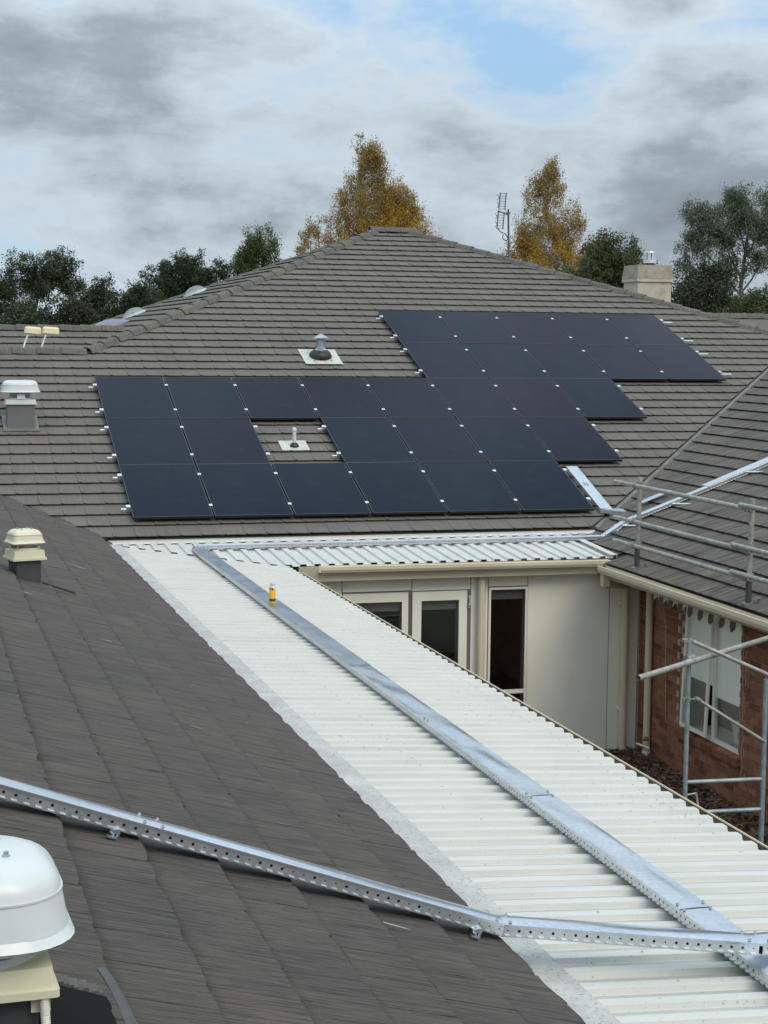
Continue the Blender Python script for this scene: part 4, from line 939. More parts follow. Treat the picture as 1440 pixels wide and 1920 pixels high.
m.build('sheet', 'purple_sheet', e, True)
# antenna
an = thing('tv_antenna', 'grey television antenna with stacked rungs on a thin mast behind the ridge', 'antenna', (10.1, 12.6, 3.9))
m = MB(); m.tube((10.05, 12.6, 3.7), (10.0, 12.6, 5.42), 0.022, n=8); m.build('mast', 'antenna_metal', an, True)
m = MB()
for (z0, z1, xo) in ((4.98, 5.36, 0.0), (5.40, 5.78, 0.04)):
    for xx in (9.72, 9.86): m.tube((xx+xo, 12.55, z0), (xx+xo+0.03, 12.55, z1), 0.012, n=6)
    for q in range(7):
        z = z0+0.02+(z1-z0-0.04)*q/6; m.tube((9.72+xo, 12.55, z), (9.89+xo, 12.55, z), 0.006, n=5)
    for q in range(2):
        z = z0+0.1+q*0.17; m.tube((9.72+xo, 12.55, z), (9.65+xo, 12.45, z+0.06), 0.007, n=5); m.tube((9.72+xo, 12.55, z), (9.65+xo, 12.45, z-0.06), 0.007, n=5)
m.build('element_grid', 'antenna_metal', an)
m = MB(); m.tube((9.74, 12.57, 5.38), (10.0, 12.6, 5.30), 0.014, n=6); m.tube((9.95, 12.6, 5.36), (10.0, 12.6, 5.30), 0.012, n=6); m.tube((10.05, 12.6, 5.36), (10.0, 12.6, 5.30), 0.012, n=6); m.build('boom', 'antenna_metal', an)
m = MB(); m.path([(9.74, 12.55, 5.0), (9.80, 12.55, 4.92), (9.93, 12.57, 4.88), (10.01, 12.6, 4.78), (9.95, 12.58, 4.72), (9.86, 12.56, 4.78), (9.88, 12.57, 4.86)], 0.010, 6); m.build('cable', 'rubber', an)

# ================================================================== CABLE TRAYS
def tray_run(parent, p0, p1, wd, sh, near, cover='galvanised_cover', covers=1, holes=True, body='galvanised', up=VZ, pitch=0.05, cover_range=(0, 1), buckle=0.004, tabs=True, crown=0.003):
    """perforated tray: floor, far wall, holed near wall with lips, and buckled cover sheets. near: unit vector to the visible side"""
    p0 = Vector(p0); p1 = Vector(p1); d = p1-p0; ln = d.length; x = d.normalized(); y = Vector(near); y = (y - x*y.dot(x)).normalized(); z = x.cross(y)
    if z.dot(VZ) < 0: z = -z
    M = frame(x, y, z, p0); h = wd/2
    m = MB()
    m.obox(M, (0, -h, -sh), (ln, h, -sh+0.002)); m.obox(M, (0, -h, -sh), (ln, -h+0.002, 0)); m.obox(M, (0, h-0.012, -0.003), (ln, h, -0.001))
    n = int(ln/pitch)
    if holes:
        for i in range(n):
            cx_ = (i+0.5)*ln/n; hw = ln/n/2; zc_ = -sh*0.45; hr = 0.0068 if random.random() < 0.72 else 0.004
            outer = [(cx_+hw*a, h, zc_ + (sh*0.45 if b > 0 else sh*0.55)*b) for a, b in ((1, 0), (1, 1), (0, 1), (-1, 1), (-1, 0), (-1, -1), (0, -1), (1, -1))]
            inner = [(cx_+hr*math.cos(k*math.pi/4), h, zc_+hr*math.sin(k*math.pi/4)) for k in range(8)]
            inn2 = [(a, b-0.003, c) for a, b, c in inner]
            m.add([M @ Vector(q) for q in outer+inner+inn2], [(k, (k+1) % 8, 8+(k+1) % 8, 8+k) for k in range(8)] + [(8+k, 8+(k+1) % 8, 16+(k+1) % 8, 16+k) for k in range(8)])
            if tabs: m.obox(M, (cx_-0.013, h, -sh*0.90), (cx_+0.013, h+0.011, -sh*0.82))
    else: m.obox(M, (0, h-0.002, -sh), (ln, h, 0))
    m.build('tray_body', body, parent)
    a0, a1 = cover_range
    for k in range(covers):
        s0 = ln*(a0+(a1-a0)*k/covers) + (0.004 if k else -0.015); s1 = ln*(a0+(a1-a0)*(k+1)/covers) + (0.03 if k < covers-1 else 0.015)
        m = MB(); nl = max(4, int((s1-s0)/0.09)); nw = 6; ph1, ph2 = random.uniform(0, 6), random.uniform(0, 6); off = 0.002+0.002*(k % 2)
        prof = [(-h-0.004, -0.016), (-h-0.004, 0.0)] + [(-h + wd*q/nw, 0.0) for q in range(1, nw)] + [(h+0.004, 0.0), (h+0.004, -0.012)]
        for i in range(nl+1):
            s = s0 + (s1-s0)*i/nl
            for (a, b) in prof:
                bk = buckle*abs(math.sin(math.pi*i/nl))**0.5*(math.sin(s*5.1+a*22+ph1)+0.7*math.sin(s*2.3-a*31+ph2))*(1 if b == 0 and abs(a) < h else 0)
                m.v.append(M @ Vector((s, a, off+b+bk+(crown*math.cos(a/h*1.5) if b == 0 else 0))))
        c = len(prof)
        for i in range(nl):
            for j in range(c-1): m.f.append((i*c+j, (i+1)*c+j, (i+1)*c+j+1, i*c+j+1))
        cov = m.build('cover', cover, parent, True)
        if s1 - s0 > 0.3:
            for s in (s0+0.05, s1-0.06):
                for a in (-h+0.012, h-0.012):
                    q = M @ Vector((s, a, off+0.003)); MB().lathe([(0.008, 0), (0.008, 0.004), (0.006, 0.006), (0.005, 0.010)], q, 8).build('cover_screw', 'galvanised_dull', cov)
def bracket(parent, p, dz, ax=VX, w_=0.24):
    m = MB(); p = Vector(p); ax = Vector(ax)
    m.tube(p-ax*w_/2, p+ax*w_/2, 0.014, n=8); m.tube(p+ax*0.03, p+ax*0.03-VZ*dz, 0.008, n=6); m.tube(p+ax*0.03-VZ*dz, p+ax*0.09-VZ*(dz+0.01), 0.008, n=6)
    m.build('support_arm', 'galvanised_dull', parent)
t1 = thing('walkway_cable_tray', 'long straight galvanised cable tray with sheet covers down the white walkway roof', 'cable tray', (0.72, -9, -0.4))
tray_run(t1, (0.745, -1.06, -0.315), (0.730, -5.2, -0.315), 0.165, 0.055, (-1, 0, 0), 'galvanised_dull', 2, buckle=0.002, tabs=False)
tray_run(t1, (0.730, -5.2, -0.315), (0.718, -9.6, -0.315), 0.165, 0.055, (-1, 0, 0), 'galvanised_dull', 2, buckle=0.003)
tray_run(t1, (0.718, -9.6, -0.315), (0.700, -16.1, -0.313), 0.165, 0.055, (-1, 0, 0), 'galvanised_cover', 3, buckle=0.0045)
tray_run(t1, (0.700, -16.1, -0.316), (0.688, -20.2, -0.316), 0.165, 0.055, (-1, 0, 0), 'galvanised_cover', 1, buckle=0.003)
for y in (-3.4, -5.9, -8.4, -10.9, -12.6, -14.5, -16.4):
    m = MB(); m.box((0.63, y-0.02, -0.42), (0.83, y+0.02, -0.372)); m.build('support_arm', 'galvanised_dull', t1)
t2 = thing('near_cable_tray', 'perforated galvanised cable tray crossing the near dark roof on short brackets', 'cable tray', (-1.8, -16.8, 0.4))
A = Vector((-3.6, -16.85, -0.425+0.3762*3.6+0.125)); B = Vector((-0.50, -16.60, -0.105)); Cc = Vector((0.66, -16.80, -0.225)); Dd = Vector((1.5, -16.72, -0.262))
mid = A.lerp(B, 0.492)
tray_run(t2, A, mid, 0.13, 0.055, (0, -1, 0), 'galvanised_cover', 1, buckle=0.0035, crown=0.008)
tray_run(t2, mid, B, 0.13, 0.055, (0, -1, 0), 'galvanised_cover', 1, buckle=0.003, crown=0.008)
tray_run(t2, B, Cc, 0.13, 0.055, (0, -1, 0), 'galvanised_cover', 1, buckle=0.004, crown=0.008)
tray_run(t2, Cc, Dd, 0.13, 0.055, (0, -1, 0), 'galvanised_cover', 1, buckle=0.003, crown=0.008)
for tt_ in (0.44, 0.955):
    p = A.lerp(B, tt_) - VZ*0.055 + VY*-0.055; q = t_pt(p.x-0.035, p.y-0.05, 0.045)
    m = MB(); m.box((p.x-0.02, p.y-0.03, p.z-0.014), (p.x+0.02, p.y+0.06, p.z+0.004))
    m.tube(p+Vector((-0.018, -0.025, 0)), p+Vector((0.0, -0.03, -0.045)), 0.007, n=6); m.tube(p+Vector((0.018, -0.025, 0)), p+Vector((0.0, -0.03, -0.045)), 0.007, n=6); m.tube(p+Vector((0, -0.03, -0.035)), p+Vector((0, -0.03, -0.06)), 0.012, n=8)
    m.tube(p+Vector((0.0, -0.03, -0.05)), q, 0.006, n=6); m.obox(Matrix.Translation(q) @ Matrix.Rotation(TH, 4, 'Y'), (-0.02, -0.012, -0.004), (0.02, 0.012, 0.003)); m.build('bracket', 'galvanised_dull', t2)
t3 = thing('eave_cable_tray', 'narrow perforated tray along the lean-to roof bending up the brick wing roof', 'cable tray', (4, -0.9, -0.3))
z3 = lambda y: lt_z(y)+0.021+0.062
P = [Vector((0.70, -0.98, z3(-0.98))), Vector((6.62, -0.98, z3(-0.98)-0.005)), Vector((6.98, -0.93, -0.085)), Vector((8.35, -0.90, Z0+TT*(8.35-7.15)+0.085)), Vector((10.6, -0.92, Z0+TT*(10.6-7.15)+0.085))]
tray_run(t3, P[0], P[1], 0.13, 0.05, (0, -1, 0), 'galvanised', 2, holes=True, body='galvanised', buckle=0.001, crown=0.012)
for i, cr in ((1, None), (2, None)):
    tray_run(t3, P[i], P[i+1], 0.13, 0.05, (0, -1, 0), 'galvanised', 1, buckle=0.001)
tray_run(t3, P[3], P[4], 0.13, 0.05, (0, -1, 0), 'galvanised', 1, buckle=0.001)
m = MB(); ax = Vector((CT, 0, ST)); n_ = Vector((-ST, 0, CT)); q = Vector((8.30, -0.86, Z0+TT*1.15+0.095)); M = frame(ax, VY, n_, q)
m.obox(M, (0.0, -0.10, 0.0), (2.6, 0.13, 0.003)); m.obox(M, (0.0, -0.10, -0.03), (2.6, -0.097, 0.0)); m.obox(M, (0, -0.10, -0.05), (0.003, 0.13, 0)); m.build('cover_plate', 'galvanised_cover', t3)
for x in (6.95, 7.75, 8.95):
    p = Vector((x, -1.0, Z0+TT*(x-7.15)+0.05)); m = MB(); m.tube(p+Vector((-0.10, 0.1, 0.0)), p+Vector((0.16, -0.20, 0.02)), 0.014, n=8); m.path([p+Vector((0.10, -0.14, 0.01)), p+Vector((0.12, -0.15, -0.04)), p+Vector((0.15, -0.17, -0.045)), p+Vector((0.16, -0.18, -0.02))], 0.006, 6); m.build('support_arm', 'galvanised', t3)
for x in (1.6, 2.9, 4.2, 5.5):
    m = MB(); m.box((x-0.02, -1.06, lt_z(-1)+0.027), (x+0.02, -0.90, lt_z(-1)+0.036)); m.build('foot', 'galvanised_dull', t3)
t4 = thing('panel_cable_duct', 'flat galvanised cable duct beside the bottom right solar panel', 'cable tray', front_pt(7.1, 0.8))
FF = frame(VX, Vector((0, CT, ST)), Vector((0, -ST, CT)), front_pt(0, 0))
m = MB(); m.obox(FF, (7.03, 0.08/CT, 0.03), (7.215, 1.50/CT, 0.10)); m.build('duct', 'galvanised_cover', t4)
m = MB(); m.obox(FF, (7.09, 0.9, 0.1005), (7.10, 1.02, 0.103)); m.obox(FF, (7.13, 0.88, 0.1005), (7.14, 1.0, 0.103)); m.build('slot', 'black_metal', t4)
m = MB(); a, b = front_pt(7.02, 0.06, 0.095), front_pt(7.22, 0.09, 0.095); c_, d_ = Vector((7.78, -0.10, -0.01)), Vector((7.66, -0.32, -0.055))
m.add([a, b, c_, d_] + [p-VZ*0.05 for p in (a, b, c_, d_)], [(0, 3, 2, 1), (0, 4, 7, 3), (3, 7, 6, 2), (4, 5, 6, 7), (1, 2, 6, 5), (0, 1, 5, 4)]); m.build('transition', 'galvanised_dull', t4)
m = MB(); M = frame(ax, VY, n_, Vector((7.55, -0.26, Z0+TT*0.40+0.085))); m.obox(M, (0, -0.08, 0), (0.5, 0.10, 0.003)); m.build('cover', 'galvanised_cover', t4)

# spray can on the tray
can = thing('spray_can', 'yellow-orange spray can with pale cap standing on the walkway cable tray', 'can', (0.70, -6.05, -0.309))
m = MB(); m.lathe([(0.032, 0), (0.033, 0.004), (0.033, 0.16), (0.031, 0.165)], (0.70, -6.05, -0.309), 20); m.build('body', 'can_label', can, True)
m = MB(); m.lathe([(0.031, 0.165), (0.030, 0.180), (0.022, 0.186), (0.022, 0.188)], (0.70, -6.05, -0.309), 20); m.build('shoulder', 'can_white', can, True)
m = MB(); m.lathe([(0.0335, 0.02), (0.0335, 0.05)], (0.70, -6.05, -0.309), 20); m.build('band', 'dark_sheet', can, True)
m = MB(); m.lathe([(0.027, 0.186), (0.027, 0.212), (0.022, 0.218)], (0.70, -6.05, -0.309), 20); m.build('cap', 'can_cap', can, True)

# ================================================================== SCAFFOLDING
def coupler(mb, p, r=0.036, l=0.05, ax=VZ):
    p = Vector(p); ax = Vector(ax); mb.tube(p-ax*l/2, p+ax*l/2, r, n=12)
    mb.box((p.x-0.05, p.y-0.016, p.z-0.02), (p.x-0.03, p.y+0.016, p.z+0.02))
gr = thing('roof_guardrail', 'grey tube scaffold guardrail with three rails along the brick wing eave', 'scaffold', (6.2, -4.7, -0.5))
rails = (0.625, 0.150, -0.165)
posts = [(6.215, -3.16), (6.19, -6.28)]
for (x, y) in posts:
    m = MB(); m.tube((x-0.02, y, -0.20), (x, y, 0.735), 0.030, n=12); m.build('post', 'scaffold_steel', gr, True)
    m = MB(); m.tube((x-0.02, y, -0.44), (x-0.02, y, -0.20), 0.036, n=12); m.build('socket', 'dark_sheet', gr, True)
    m = MB(); m.box((x-0.09, y-0.05, -0.475), (x+0.06, y+0.05, -0.450)); m.path([(x+0.02, y-0.03, -0.45), (x+0.06, y-0.09, -0.43), (x+0.05, y-0.12, -0.38)], 0.010, 6); m.build('base_plate', 'coupler_steel', gr)
    for z in rails:
        m = MB(); coupler(m, (x-0.005, y, z+0.02), 0.042, 0.06); m.tube((x-0.06, y-0.03, z), (x-0.06, y+0.03, z), 0.042, n=12); m.tube((x-0.03, y+0.01, z+0.03), (x-0.08, y+0.04, z+0.05), 0.009, n=6)
        m.build('coupler', 'coupler_steel', gr)
for k, z in enumerate(rails):
    for (ya, yb, xo) in ((-2.50+0.0*k, -6.32, -0.055), (-6.16+0.18*(k > 0), -9.6, -0.11 if k == 0 else -0.10)):
        m = MB(); m.tube((6.2+xo, ya, z+(0.035 if ya < -5 else 0)), (6.2+xo, yb, z+(0.035 if ya < -5 else 0)-0.005), 0.0275, n=14, cap=False)
        m.tube((6.2+xo, ya, z+(0.035 if ya < -5 else 0)), (6.2+xo, yb, z+(0.035 if ya < -5 else 0)-0.005), 0.023, n=14, cap=False); m.build('rail', 'scaffold_steel', gr, True)
sf = thing('scaffold_tower', 'galvanised tube scaffold tower standing in the courtyard before the brick window', 'scaffold', (4.9, -8.2, GROUND))
S1, S2 = Vector((4.49, -8.235, 0)), Vector((5.325, -8.30, 0))
m = MB(); m.tube(S1+VZ*GROUND, S1+VZ*-0.49, 0.0245, n=16); m.build('standard', 'scaffold_blue_steel', sf, True)
m = MB(); m.tube(S2+VZ*GROUND, S2+VZ*-0.90, 0.0265, n=16); m.build('standard', 'scaffold_blue_steel', sf, True)
m = MB(); m.tube(S1+VZ*-0.49, S1+VZ*-0.43, 0.009, n=8); m.tube(S2+VZ*-0.90, S2+VZ*-0.83, 0.009, n=8); m.build('spigot_pin', 'coupler_steel', sf, True)
m = MB(); m.tube(S1+Vector((0, 0.02, -0.475)), S2+Vector((0.12, -0.02, -0.90)), 0.0215, n=14); m.build('brace', 'scaffold_steel', sf, True)
m = MB(); m.tube(S1+Vector((0.10, 0, -1.08)), S2+Vector((0, -0.02, -1.54)), 0.017, n=12); m.build('brace', 'scaffold_steel', sf, True)
for z in (-1.93, -2.245):
    m = MB(); m.tube(S1+VZ*z, S2+VZ*(z+0.0), 0.0215, n=14); m.build('transom', 'scaffold_blue_steel', sf, True)
m = MB(); m.tube((3.62, -8.95, -0.685), (6.0, -7.35, -0.625), 0.0285, n=16, cap=False); m.tube((3.62, -8.95, -0.685), (6.0, -7.35, -0.625), 0.023, n=16, cap=False); m.build('ledger', 'scaffold_steel', sf, True)
m = MB(); coupler(m, S1+VZ*-0.655, 0.036, 0.07); m.tube(S1+Vector((-0.05, -0.06, -0.66)), S1+Vector((0.05, -0.02, -0.655)), 0.036, n=12); m.build('coupler', 'coupler_steel', sf); m = MB(); coupler(m, S1+VZ*-1.08, 0.031, 0.03); m.tube(S1+VZ*-1.08, S1+Vector((0.10, 0, -1.08)), 0.008, n=8)
m.tube(S1+Vector((0.08, 0, -1.07)), S1+Vector((0.14, 0, -1.10)), 0.024, n=10); m.build('coupler', 'coupler_steel', sf)
m = MB(); m.box((S1.x-0.07, S1.y-0.105, -0.685), (S1.x+0.06, S1.y-0.09, -0.65)); m.build('tag', 'can_white', sf)
m = MB(); m.box((S1.x-0.06, S1.y-0.01, -0.50), (S1.x+0.04, S1.y+0.06, -0.47)); m.build('ledger_clip', 'coupler_steel', sf)
m = MB(); m.tube(S1+Vector((0.02, 0, -2.06)), S1+Vector((0.13, 0.0, -2.05)), 0.010, n=6); m.tube(S1+Vector((0.12, 0, -2.04)), S1+Vector((0.16, -0.05, -2.35)), 0.012, n=6); m.build('toe_bracket', 'scaffold_steel', sf)

# ================================================================== LEAVES ON THE SOIL
def leaf_cards(pts, size, aspect=0.6, flat=False, droop=0.0):
    n = len(pts); pts = np.asarray(pts, float)
    a = rng.normal(size=(n, 3)); 
    if flat: a[:, 2] *= 0.25
    if droop: a[:, 2] = -np.abs(a[:, 2])*droop - 0.3
    a /= np.linalg.norm(a, axis=1)[:, None]+1e-9
    b = rng.normal(size=(n, 3)); b -= (a*b).sum(1)[:, None]*a; b /= np.linalg.norm(b, axis=1)[:, None]+1e-9
    s = (size*rng.uniform(0.65, 1.35, n))[:, None]
    c = np.cross(a, b)*0.15
    q = np.stack([pts - a*s, pts + b*s*aspect + c*s, pts + a*s, pts - b*s*aspect + c*s], 1).reshape(-1, 3)
    f = np.arange(4*n).reshape(-1, 4)
    return q, f
def np_mesh(name, v, f, mat):
    me = bpy.data.meshes.new(name); nv, nf = len(v), len(f)
    me.vertices.add(nv); me.vertices.foreach_set('co', np.ascontiguousarray(v, dtype=np.float32).ravel())
    me.loops.add(nf*4); me.loops.foreach_set('vertex_index', np.ascontiguousarray(f, dtype=np.int32).ravel())
    me.polygons.add(nf); me.polygons.foreach_set('loop_start', np.arange(0, nf*4, 4, dtype=np.int32))
    try: me.polygons.foreach_set('loop_total', np.full(nf, 4, dtype=np.int32))
    except Exception: pass
    me.update(calc_edges=True); me.materials.append(MATS[mat]); return me
n = 5200
px_ = 6.72 - np.abs(rng.normal(0, 0.45, n)); py_ = rng.uniform(-9.5, -2.1, n)
v, f = leaf_cards(np.stack([px_, py_, GROUND+0.09+rng.uniform(0, 0.05, n)], 1), 0.035, 0.55, True)
lo = link('leaf_litter', np_mesh('leaf_litter', v, f, 'dead_leaf')); lo['kind'] = 'stuff'; tag(lo, 'dry brown fallen leaves over the soil at the foot of the brick wall', 'leaves')

# ================================================================== TREES
def limb(mb, p0, p1, r0, r1, sag=0.0, k=4, n=6):
    p0 = Vector(p0); p1 = Vector(p1); pts = []
    L_ = (p1-p0).length
    for i in range(k+1):
        t = i/k; w_ = 4*t*(1-t)
        pts.append(p0.lerp(p1, t) + Vector((rng.normal()*0.03*L_*w_, rng.normal()*0.03*L_*w_, sag*L_*w_)))
    for i in range(k):
        mb.tube(pts[i], pts[i+1], r0+(r1-r0)*i/k, r0+(r1-r0)*(i+1)/k, n, False)
    return pts
def tree(name, label, base, top, trunk_r, clumps, leaf, bark, leaves, size, aspect=0.55, droop=0.0, spread=(1, 1, 1), twigs=0, extra=None, lean=(0, 0), group='trees beyond the roofs', limb_r=0.035, tip=0.006, hubs=None):
    """clumps: (centre, radius). Limbs reach every clump; leaves fill the clumps unevenly"""
    t = thing(name, label, 'tree', base, group); m = MB()
    b = Vector(base); tp = Vector(top)
    tr = limb(m, b, tp, trunk_r, trunk_r*0.12, 0, 8, 8)
    def trunk_at(z):
        f_ = min(0.97, max(0.15, (z-b.z)/(tp.z-b.z))); i = min(7, int(f_*8)); return tr[i].lerp(tr[i+1], f_*8-i), f_
    HB = []
    for hb in hubs or ():
        hb = Vector(hb[:3]); a, f_ = trunk_at(hb.z - 0.5 - 0.8*math.hypot(hb.x-tp.x, hb.y-tp.y)); HB += limb(m, a, hb, limb_r*(1.2-f_), tip*2.5, 0.10, 5, 6)[2:]
    P_ = []
    for (c, r) in clumps:
        c = Vector(c); hd = math.hypot(c.x-tp.x, c.y-tp.y)
        if hubs:
            hb = min(HB, key=lambda q: (q-c).length); limb(m, hb, c, tip*2.2, tip, 0.05, 3, 4)
        else:
            a, f_ = trunk_at(c.z - 0.25 - 0.55*hd); limb(m, a, c, limb_r*(1.15-f_), tip, 0.05, 4, 5)
        k = max(3, int(leaves*r*r)); sub = max(2, int(3+r*5))
        cs = rng.normal(size=(sub, 3)); cs /= np.linalg.norm(cs, axis=1)[:, None]; cs *= (r*rng.uniform(0.35, 0.95, sub)**0.6)[:, None]*np.array(spread)
        for s_ in cs[:max(1, int(sub*twigs))]: m.tube(c, c+Vector(s_), tip*0.9, tip*0.4, 4, False)
        idx = rng.integers(0, sub, k)
        off = cs[idx] + rng.normal(size=(k, 3))*r*0.30*np.array(spread)
        P_.append(np.array(c)[None]+off)
    m.build('trunk', bark, t, True)
    P_ = np.concatenate(P_)
    if extra is None:
        v, f = leaf_cards(P_, size, aspect, droop=droop); link('crown', np_mesh('crown', v, f, leaf), t)
    else:
        sel = extra(P_)
        for nm, msk, mt in (('crown', sel, leaf[0]), ('upper_crown', ~sel, leaf[1])):
            if msk.any(): v, f = leaf_cards(P_[msk], size, aspect, droop=droop); link(nm, np_mesh(nm, v, f, mt), t)
    return t
def cone_clumps(cx, cy, z0, z1, wr, n, r0, r1, pw=0.8, base_bulge=0.0, seed=0):
    q = np.random.default_rng(seed); out_ = []
    for i in range(n):
        t = q.uniform(0, 1)**0.85; rad = wr*((1-t)**pw)*(0.55+0.45*min(1, t*4+base_bulge)); a = q.uniform(0, 2*math.pi); rr = rad*math.sqrt(q.uniform(0.05, 1))
        out_.append(((cx+rr*math.cos(a), cy+rr*math.sin(a)*0.8, z0+(z1-z0)*t + q.uniform(-.15, .15)), q.uniform(r0, r1)*(1-0.35*t)))
    return out_
def blob_clumps(lobes, n, r0, r1, seed=0, shell=0.55):
    q = np.random.default_rng(seed); out_ = []; vol = np.array([l[3]*l[4]*l[5] for l in lobes])**0.75; vol = vol/vol.sum()
    for i in range(n):
        l = lobes[q.choice(len(lobes), p=vol)]; d = q.normal(size=3); d /= np.linalg.norm(d); s = q.uniform(shell, 1)
        out_.append(((l[0]+d[0]*l[3]*s, l[1]+d[1]*l[4]*s, l[2]+d[2]*l[5]*s), q.uniform(r0, r1)))
    return out_
G0 = GROUND
def birch_sel(z_mid, cx, slope):
    def fn(P): return (P[:, 2] + rng.normal(size=len(P))*0.55 < z_mid - slope*np.abs(P[:, 0]-cx))
    return fn
tree('birch_tree', 'tall golden autumn birch rising behind the roof apex', (11.85, 31.2, G0), (11.65, 31.3, 8.8), 0.16,
     cone_clumps(11.95, 31.2, 4.3, 8.7, 2.7, 170, 0.28, 0.50, 0.80, seed=3) + cone_clumps(12.6, 31.4, 4.6, 7.2, 2.1, 70, 0.35, 0.55, 0.55, seed=41) + cone_clumps(12.9, 31.2, 3.8, 7.3, 1.9, 55, 0.32, 0.5, 0.6, seed=4) + cone_clumps(9.9, 31.0, 4.2, 6.2, 1.2, 34, 0.25, 0.42, 0.6, seed=5) + cone_clumps(11.55, 31.2, 7.0, 8.95, 0.7, 22, 0.20, 0.34, 0.5, seed=31) + cone_clumps(12.9, 31.2, 6.2, 7.6, 0.7, 16, 0.25, 0.4, 0.7, seed=32) + cone_clumps(10.9, 31.2, 5.6, 7.6, 0.6, 16, 0.22, 0.36, 0.6, seed=35),
     ('birch_gold', 'birch_brown'), 'bark_birch', 2300, 0.027, 0.6, droop=0.7, spread=(0.85, 0.85, 1.35), twigs=0.9, extra=birch_sel(7.0, 12.6, 0.75), limb_r=0.03, tip=0.005)
tree('birch_tree', 'golden birch with sparse brown top behind the television antenna', (19.05, 33.3, G0), (19.1, 33.4, 8.75), 0.15,
     cone_clumps(19.0, 33.3, 3.8, 8.8, 2.0, 130, 0.28, 0.46, 0.60, seed=8) + cone_clumps(19.1, 33.5, 4.0, 6.6, 1.9, 60, 0.35, 0.5, 0.5, seed=42) + cone_clumps(18.2, 33.3, 3.8, 6.2, 1.6, 44, 0.3, 0.48, 0.6, seed=9) + cone_clumps(20.0, 33.2, 4.0, 7.4, 0.8, 26, 0.25, 0.4, 0.5, seed=33) + cone_clumps(19.1, 33.3, 7.2, 8.85, 0.5, 14, 0.2, 0.3, 0.6, seed=34),
     ('birch_gold', 'birch_brown'), 'bark_birch', 2300, 0.027, 0.6, droop=0.7, spread=(0.85, 0.85, 1.35), twigs=0.9, extra=birch_sel(6.3, 19.0, 0.3), limb_r=0.03, tip=0.005)
tree('gum_tree', 'dense rounded green gum just left of the chimney', (17.95, 25.1, G0), (17.9, 25.1, 5.6), 0.18,
     blob_clumps([(17.9, 25.1, 4.5, 1.0, 0.9, 1.35), (17.1, 25.1, 4.1, 0.7, 0.7, 1.1), (18.7, 25.1, 4.2, 0.75, 0.7, 1.0)], 120, 0.26, 0.42, 11, 0.35), 'round_gum_leaf', 'bark_grey', 3000, 0.040, 0.5, twigs=0.3)
GL = [(19.6, 22.3, 6.1, 0.75, 0.6, 0.55), (20.7, 22.3, 6.6, 0.9, 0.7, 0.5), (21.9, 22.3, 6.7, 0.9, 0.7, 0.6), (19.2, 22.3, 5.4, 0.55, 0.5, 0.45), (20.2, 22.3, 5.6, 0.7, 0.6, 0.5), (22.2, 22.3, 5.4, 0.8, 0.6, 0.8), (21.2, 22.3, 5.0, 0.7, 0.6, 0.5), (22.4, 22.3, 4.3, 0.6, 0.6, 0.5), (18.95, 22.3, 4.8, 0.35, 0.4, 0.3), (20.6, 22.3, 6.0, 0.9, 0.6, 0.5), (21.5, 22.3, 5.8, 0.8, 0.6, 0.5)]
tree('gum_tree', 'open grey-green gum with visible limbs at the right edge', (21.0, 22.3, G0), (21.1, 22.3, 6.6), 0.20,
     blob_clumps(GL, 215, 0.18, 0.35, 12, 0.15), 'gum_leaf', 'bark_grey', 2300, 0.042, 0.32, droop=0.9, twigs=0.9, limb_r=0.07, hubs=GL)
tree('cypress_tree', 'black-green dense tree with dead grey branches right of the chimney', (17.1, 16.9, G0), (17.2, 16.9, 4.5), 0.16,
     blob_clumps([(17.0, 16.9, 3.6, 0.95, 0.8, 0.9), (17.45, 16.9, 4.1, 0.45, 0.5, 0.75), (16.4, 16.9, 3.5, 0.55, 0.5, 0.6), (17.9, 16.9, 3.2, 0.6, 0.5, 0.6)], 120, 0.2, 0.36, 13, 0.3), 'dark_leaf', 'bark_grey', 2600, 0.034, 0.5, twigs=0.5, limb_r=0.05)
tree('bush_tree', 'low olive bushy tree at the right edge above the roof ridge', (17.5, 14.7, G0), (17.5, 14.7, 3.7), 0.12,
     blob_clumps([(17.2, 14.7, 3.0, 0.8, 0.6, 0.6), (17.6, 14.7, 3.5, 0.45, 0.5, 0.45), (18.2, 14.7, 3.0, 0.6, 0.5, 0.6), (16.4, 14.9, 2.8, 0.5, 0.5, 0.45)], 95, 0.2, 0.33, 14, 0.4), 'olive_leaf', 'bark_dark', 3000, 0.034, 0.5, twigs=0.3)
GL2 = [(1.0, 38, 4.9, 0.75, 0.7, 0.55), (2.1, 38, 4.9, 0.75, 0.7, 0.6), (1.5, 38, 4.2, 0.9, 0.7, 0.5), (0.4, 38, 4.2, 0.55, 0.5, 0.5), (0.1, 38, 3.5, 0.5, 0.5, 0.45), (2.7, 38, 4.3, 0.55, 0.5, 0.5), (0.9, 38, 3.4, 0.5, 0.5, 0.4)]
tree('gum_tree', 'tall spreading gum at the far left behind the roofs', (1.6, 38, G0), (1.5, 38, 5.0), 0.22,
     blob_clumps(GL2, 100, 0.24, 0.4, 15, 0.25), 'dark_leaf', 'bark_grey', 2700, 0.042, 0.4, twigs=0.7, limb_r=0.07, hubs=GL2)
tree('shrub_tree', 'dark dense tree mass at far left behind the capsule fittings', (1.4, 27.5, G0), (1.3, 27.5, 3.2), 0.16,
     blob_clumps([(0.6, 27.5, 2.9, 0.8, 0.7, 0.6), (1.7, 27.5, 3.0, 0.9, 0.7, 0.65), (2.7, 27.5, 2.9, 0.8, 0.6, 0.55), (-0.2, 27.5, 2.6, 0.6, 0.6, 0.5), (3.5, 27.5, 2.8, 0.7, 0.6, 0.45)], 150, 0.24, 0.38, 16, 0.3), 'dark_leaf', 'bark_dark', 2100, 0.045, 0.5, twigs=0.2)
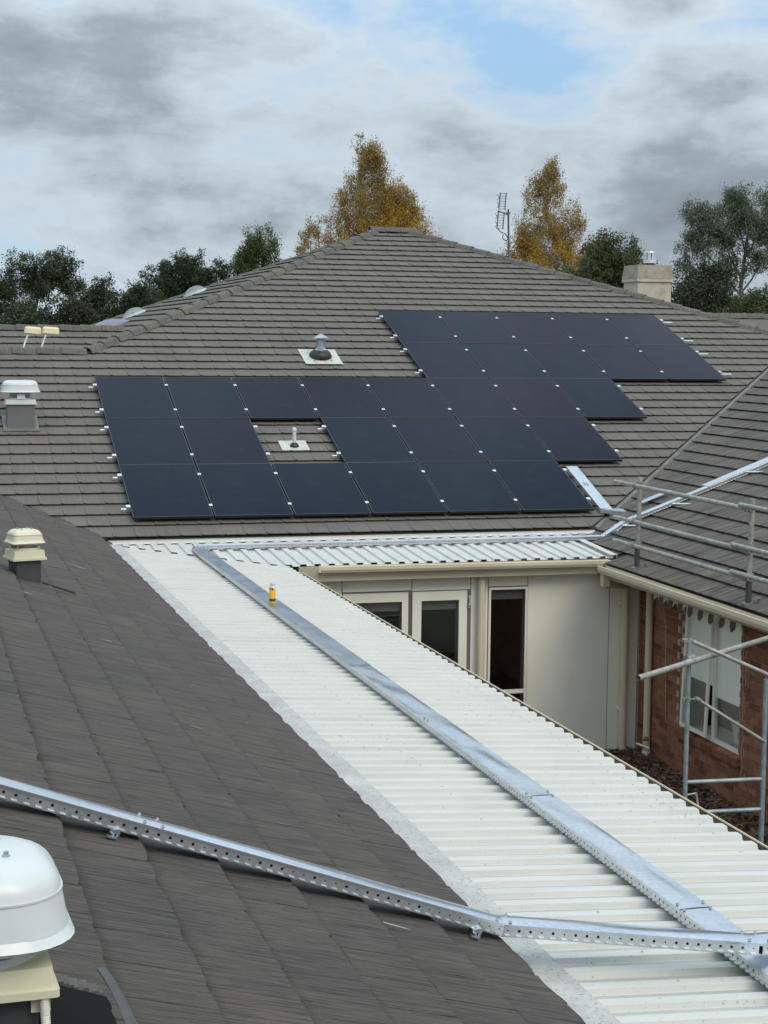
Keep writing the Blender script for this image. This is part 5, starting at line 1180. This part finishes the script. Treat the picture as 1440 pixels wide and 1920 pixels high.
tree('gum_tree', 'small dark gum between the far left gum and the pine', (2.9, 29.2, G0), (2.9, 29.2, 4.2), 0.14,
     blob_clumps([(2.85, 29.2, 3.9, 0.42, 0.4, 0.4), (2.5, 29.2, 3.5, 0.5, 0.4, 0.4), (3.2, 29.2, 3.4, 0.5, 0.4, 0.4)], 40, 0.22, 0.34, 17, 0.2), 'dark_leaf', 'bark_dark', 1900, 0.045, 0.45, twigs=0.3)
def pine(label, base, top, lobes, n, seed):
    t = tree('pine_tree', label, base, top, 0.16, blob_clumps(lobes, n, 0.2, 0.3, seed, 0.25), 'pine_needle', 'bark_dark', 2100, 0.075, 0.16, twigs=0.6, limb_r=0.045)
    return t
pine('broad dark pine with tufted needles left of the roof apex', (5.4, 28.6, G0), (5.4, 28.6, 5.0),
     [(5.5, 28.6, 4.5, 0.85, 0.7, 0.6), (4.7, 28.6, 4.3, 0.65, 0.6, 0.55), (6.2, 28.6, 4.4, 0.6, 0.6, 0.55), (5.2, 28.6, 3.7, 1.2, 0.7, 0.5), (6.7, 28.6, 4.0, 0.4, 0.4, 0.3), (6.0, 28.6, 3.7, 0.6, 0.5, 0.4)], 120, 18)
pine('small dark pine at the left foot of the broad pine', (3.75, 27.0, G0), (3.7, 27.0, 4.1),
     [(3.65, 27, 3.85, 0.35, 0.4, 0.3), (4.05, 27, 3.5, 0.5, 0.4, 0.35), (3.4, 27, 3.3, 0.45, 0.4, 0.4)], 40, 19)
tree('willow_tree', 'mid green drooping tree between the pine and the tall birch', (8.0, 30.1, G0), (7.95, 30.1, 5.9), 0.15,
     blob_clumps([(7.95, 30.1, 5.4, 0.6, 0.6, 0.6), (7.5, 30.1, 4.9, 0.4, 0.5, 0.6), (8.4, 30.1, 5.0, 0.45, 0.5, 0.6), (8.0, 30.1, 4.4, 0.8, 0.6, 0.5), (7.3, 30.1, 4.2, 0.35, 0.4, 0.4)], 75, 0.24, 0.36, 20, 0.3), 'willow_leaf', 'bark_dark', 3200, 0.034, 0.4, droop=0.8, spread=(0.85, 0.85, 1.3), twigs=0.4)
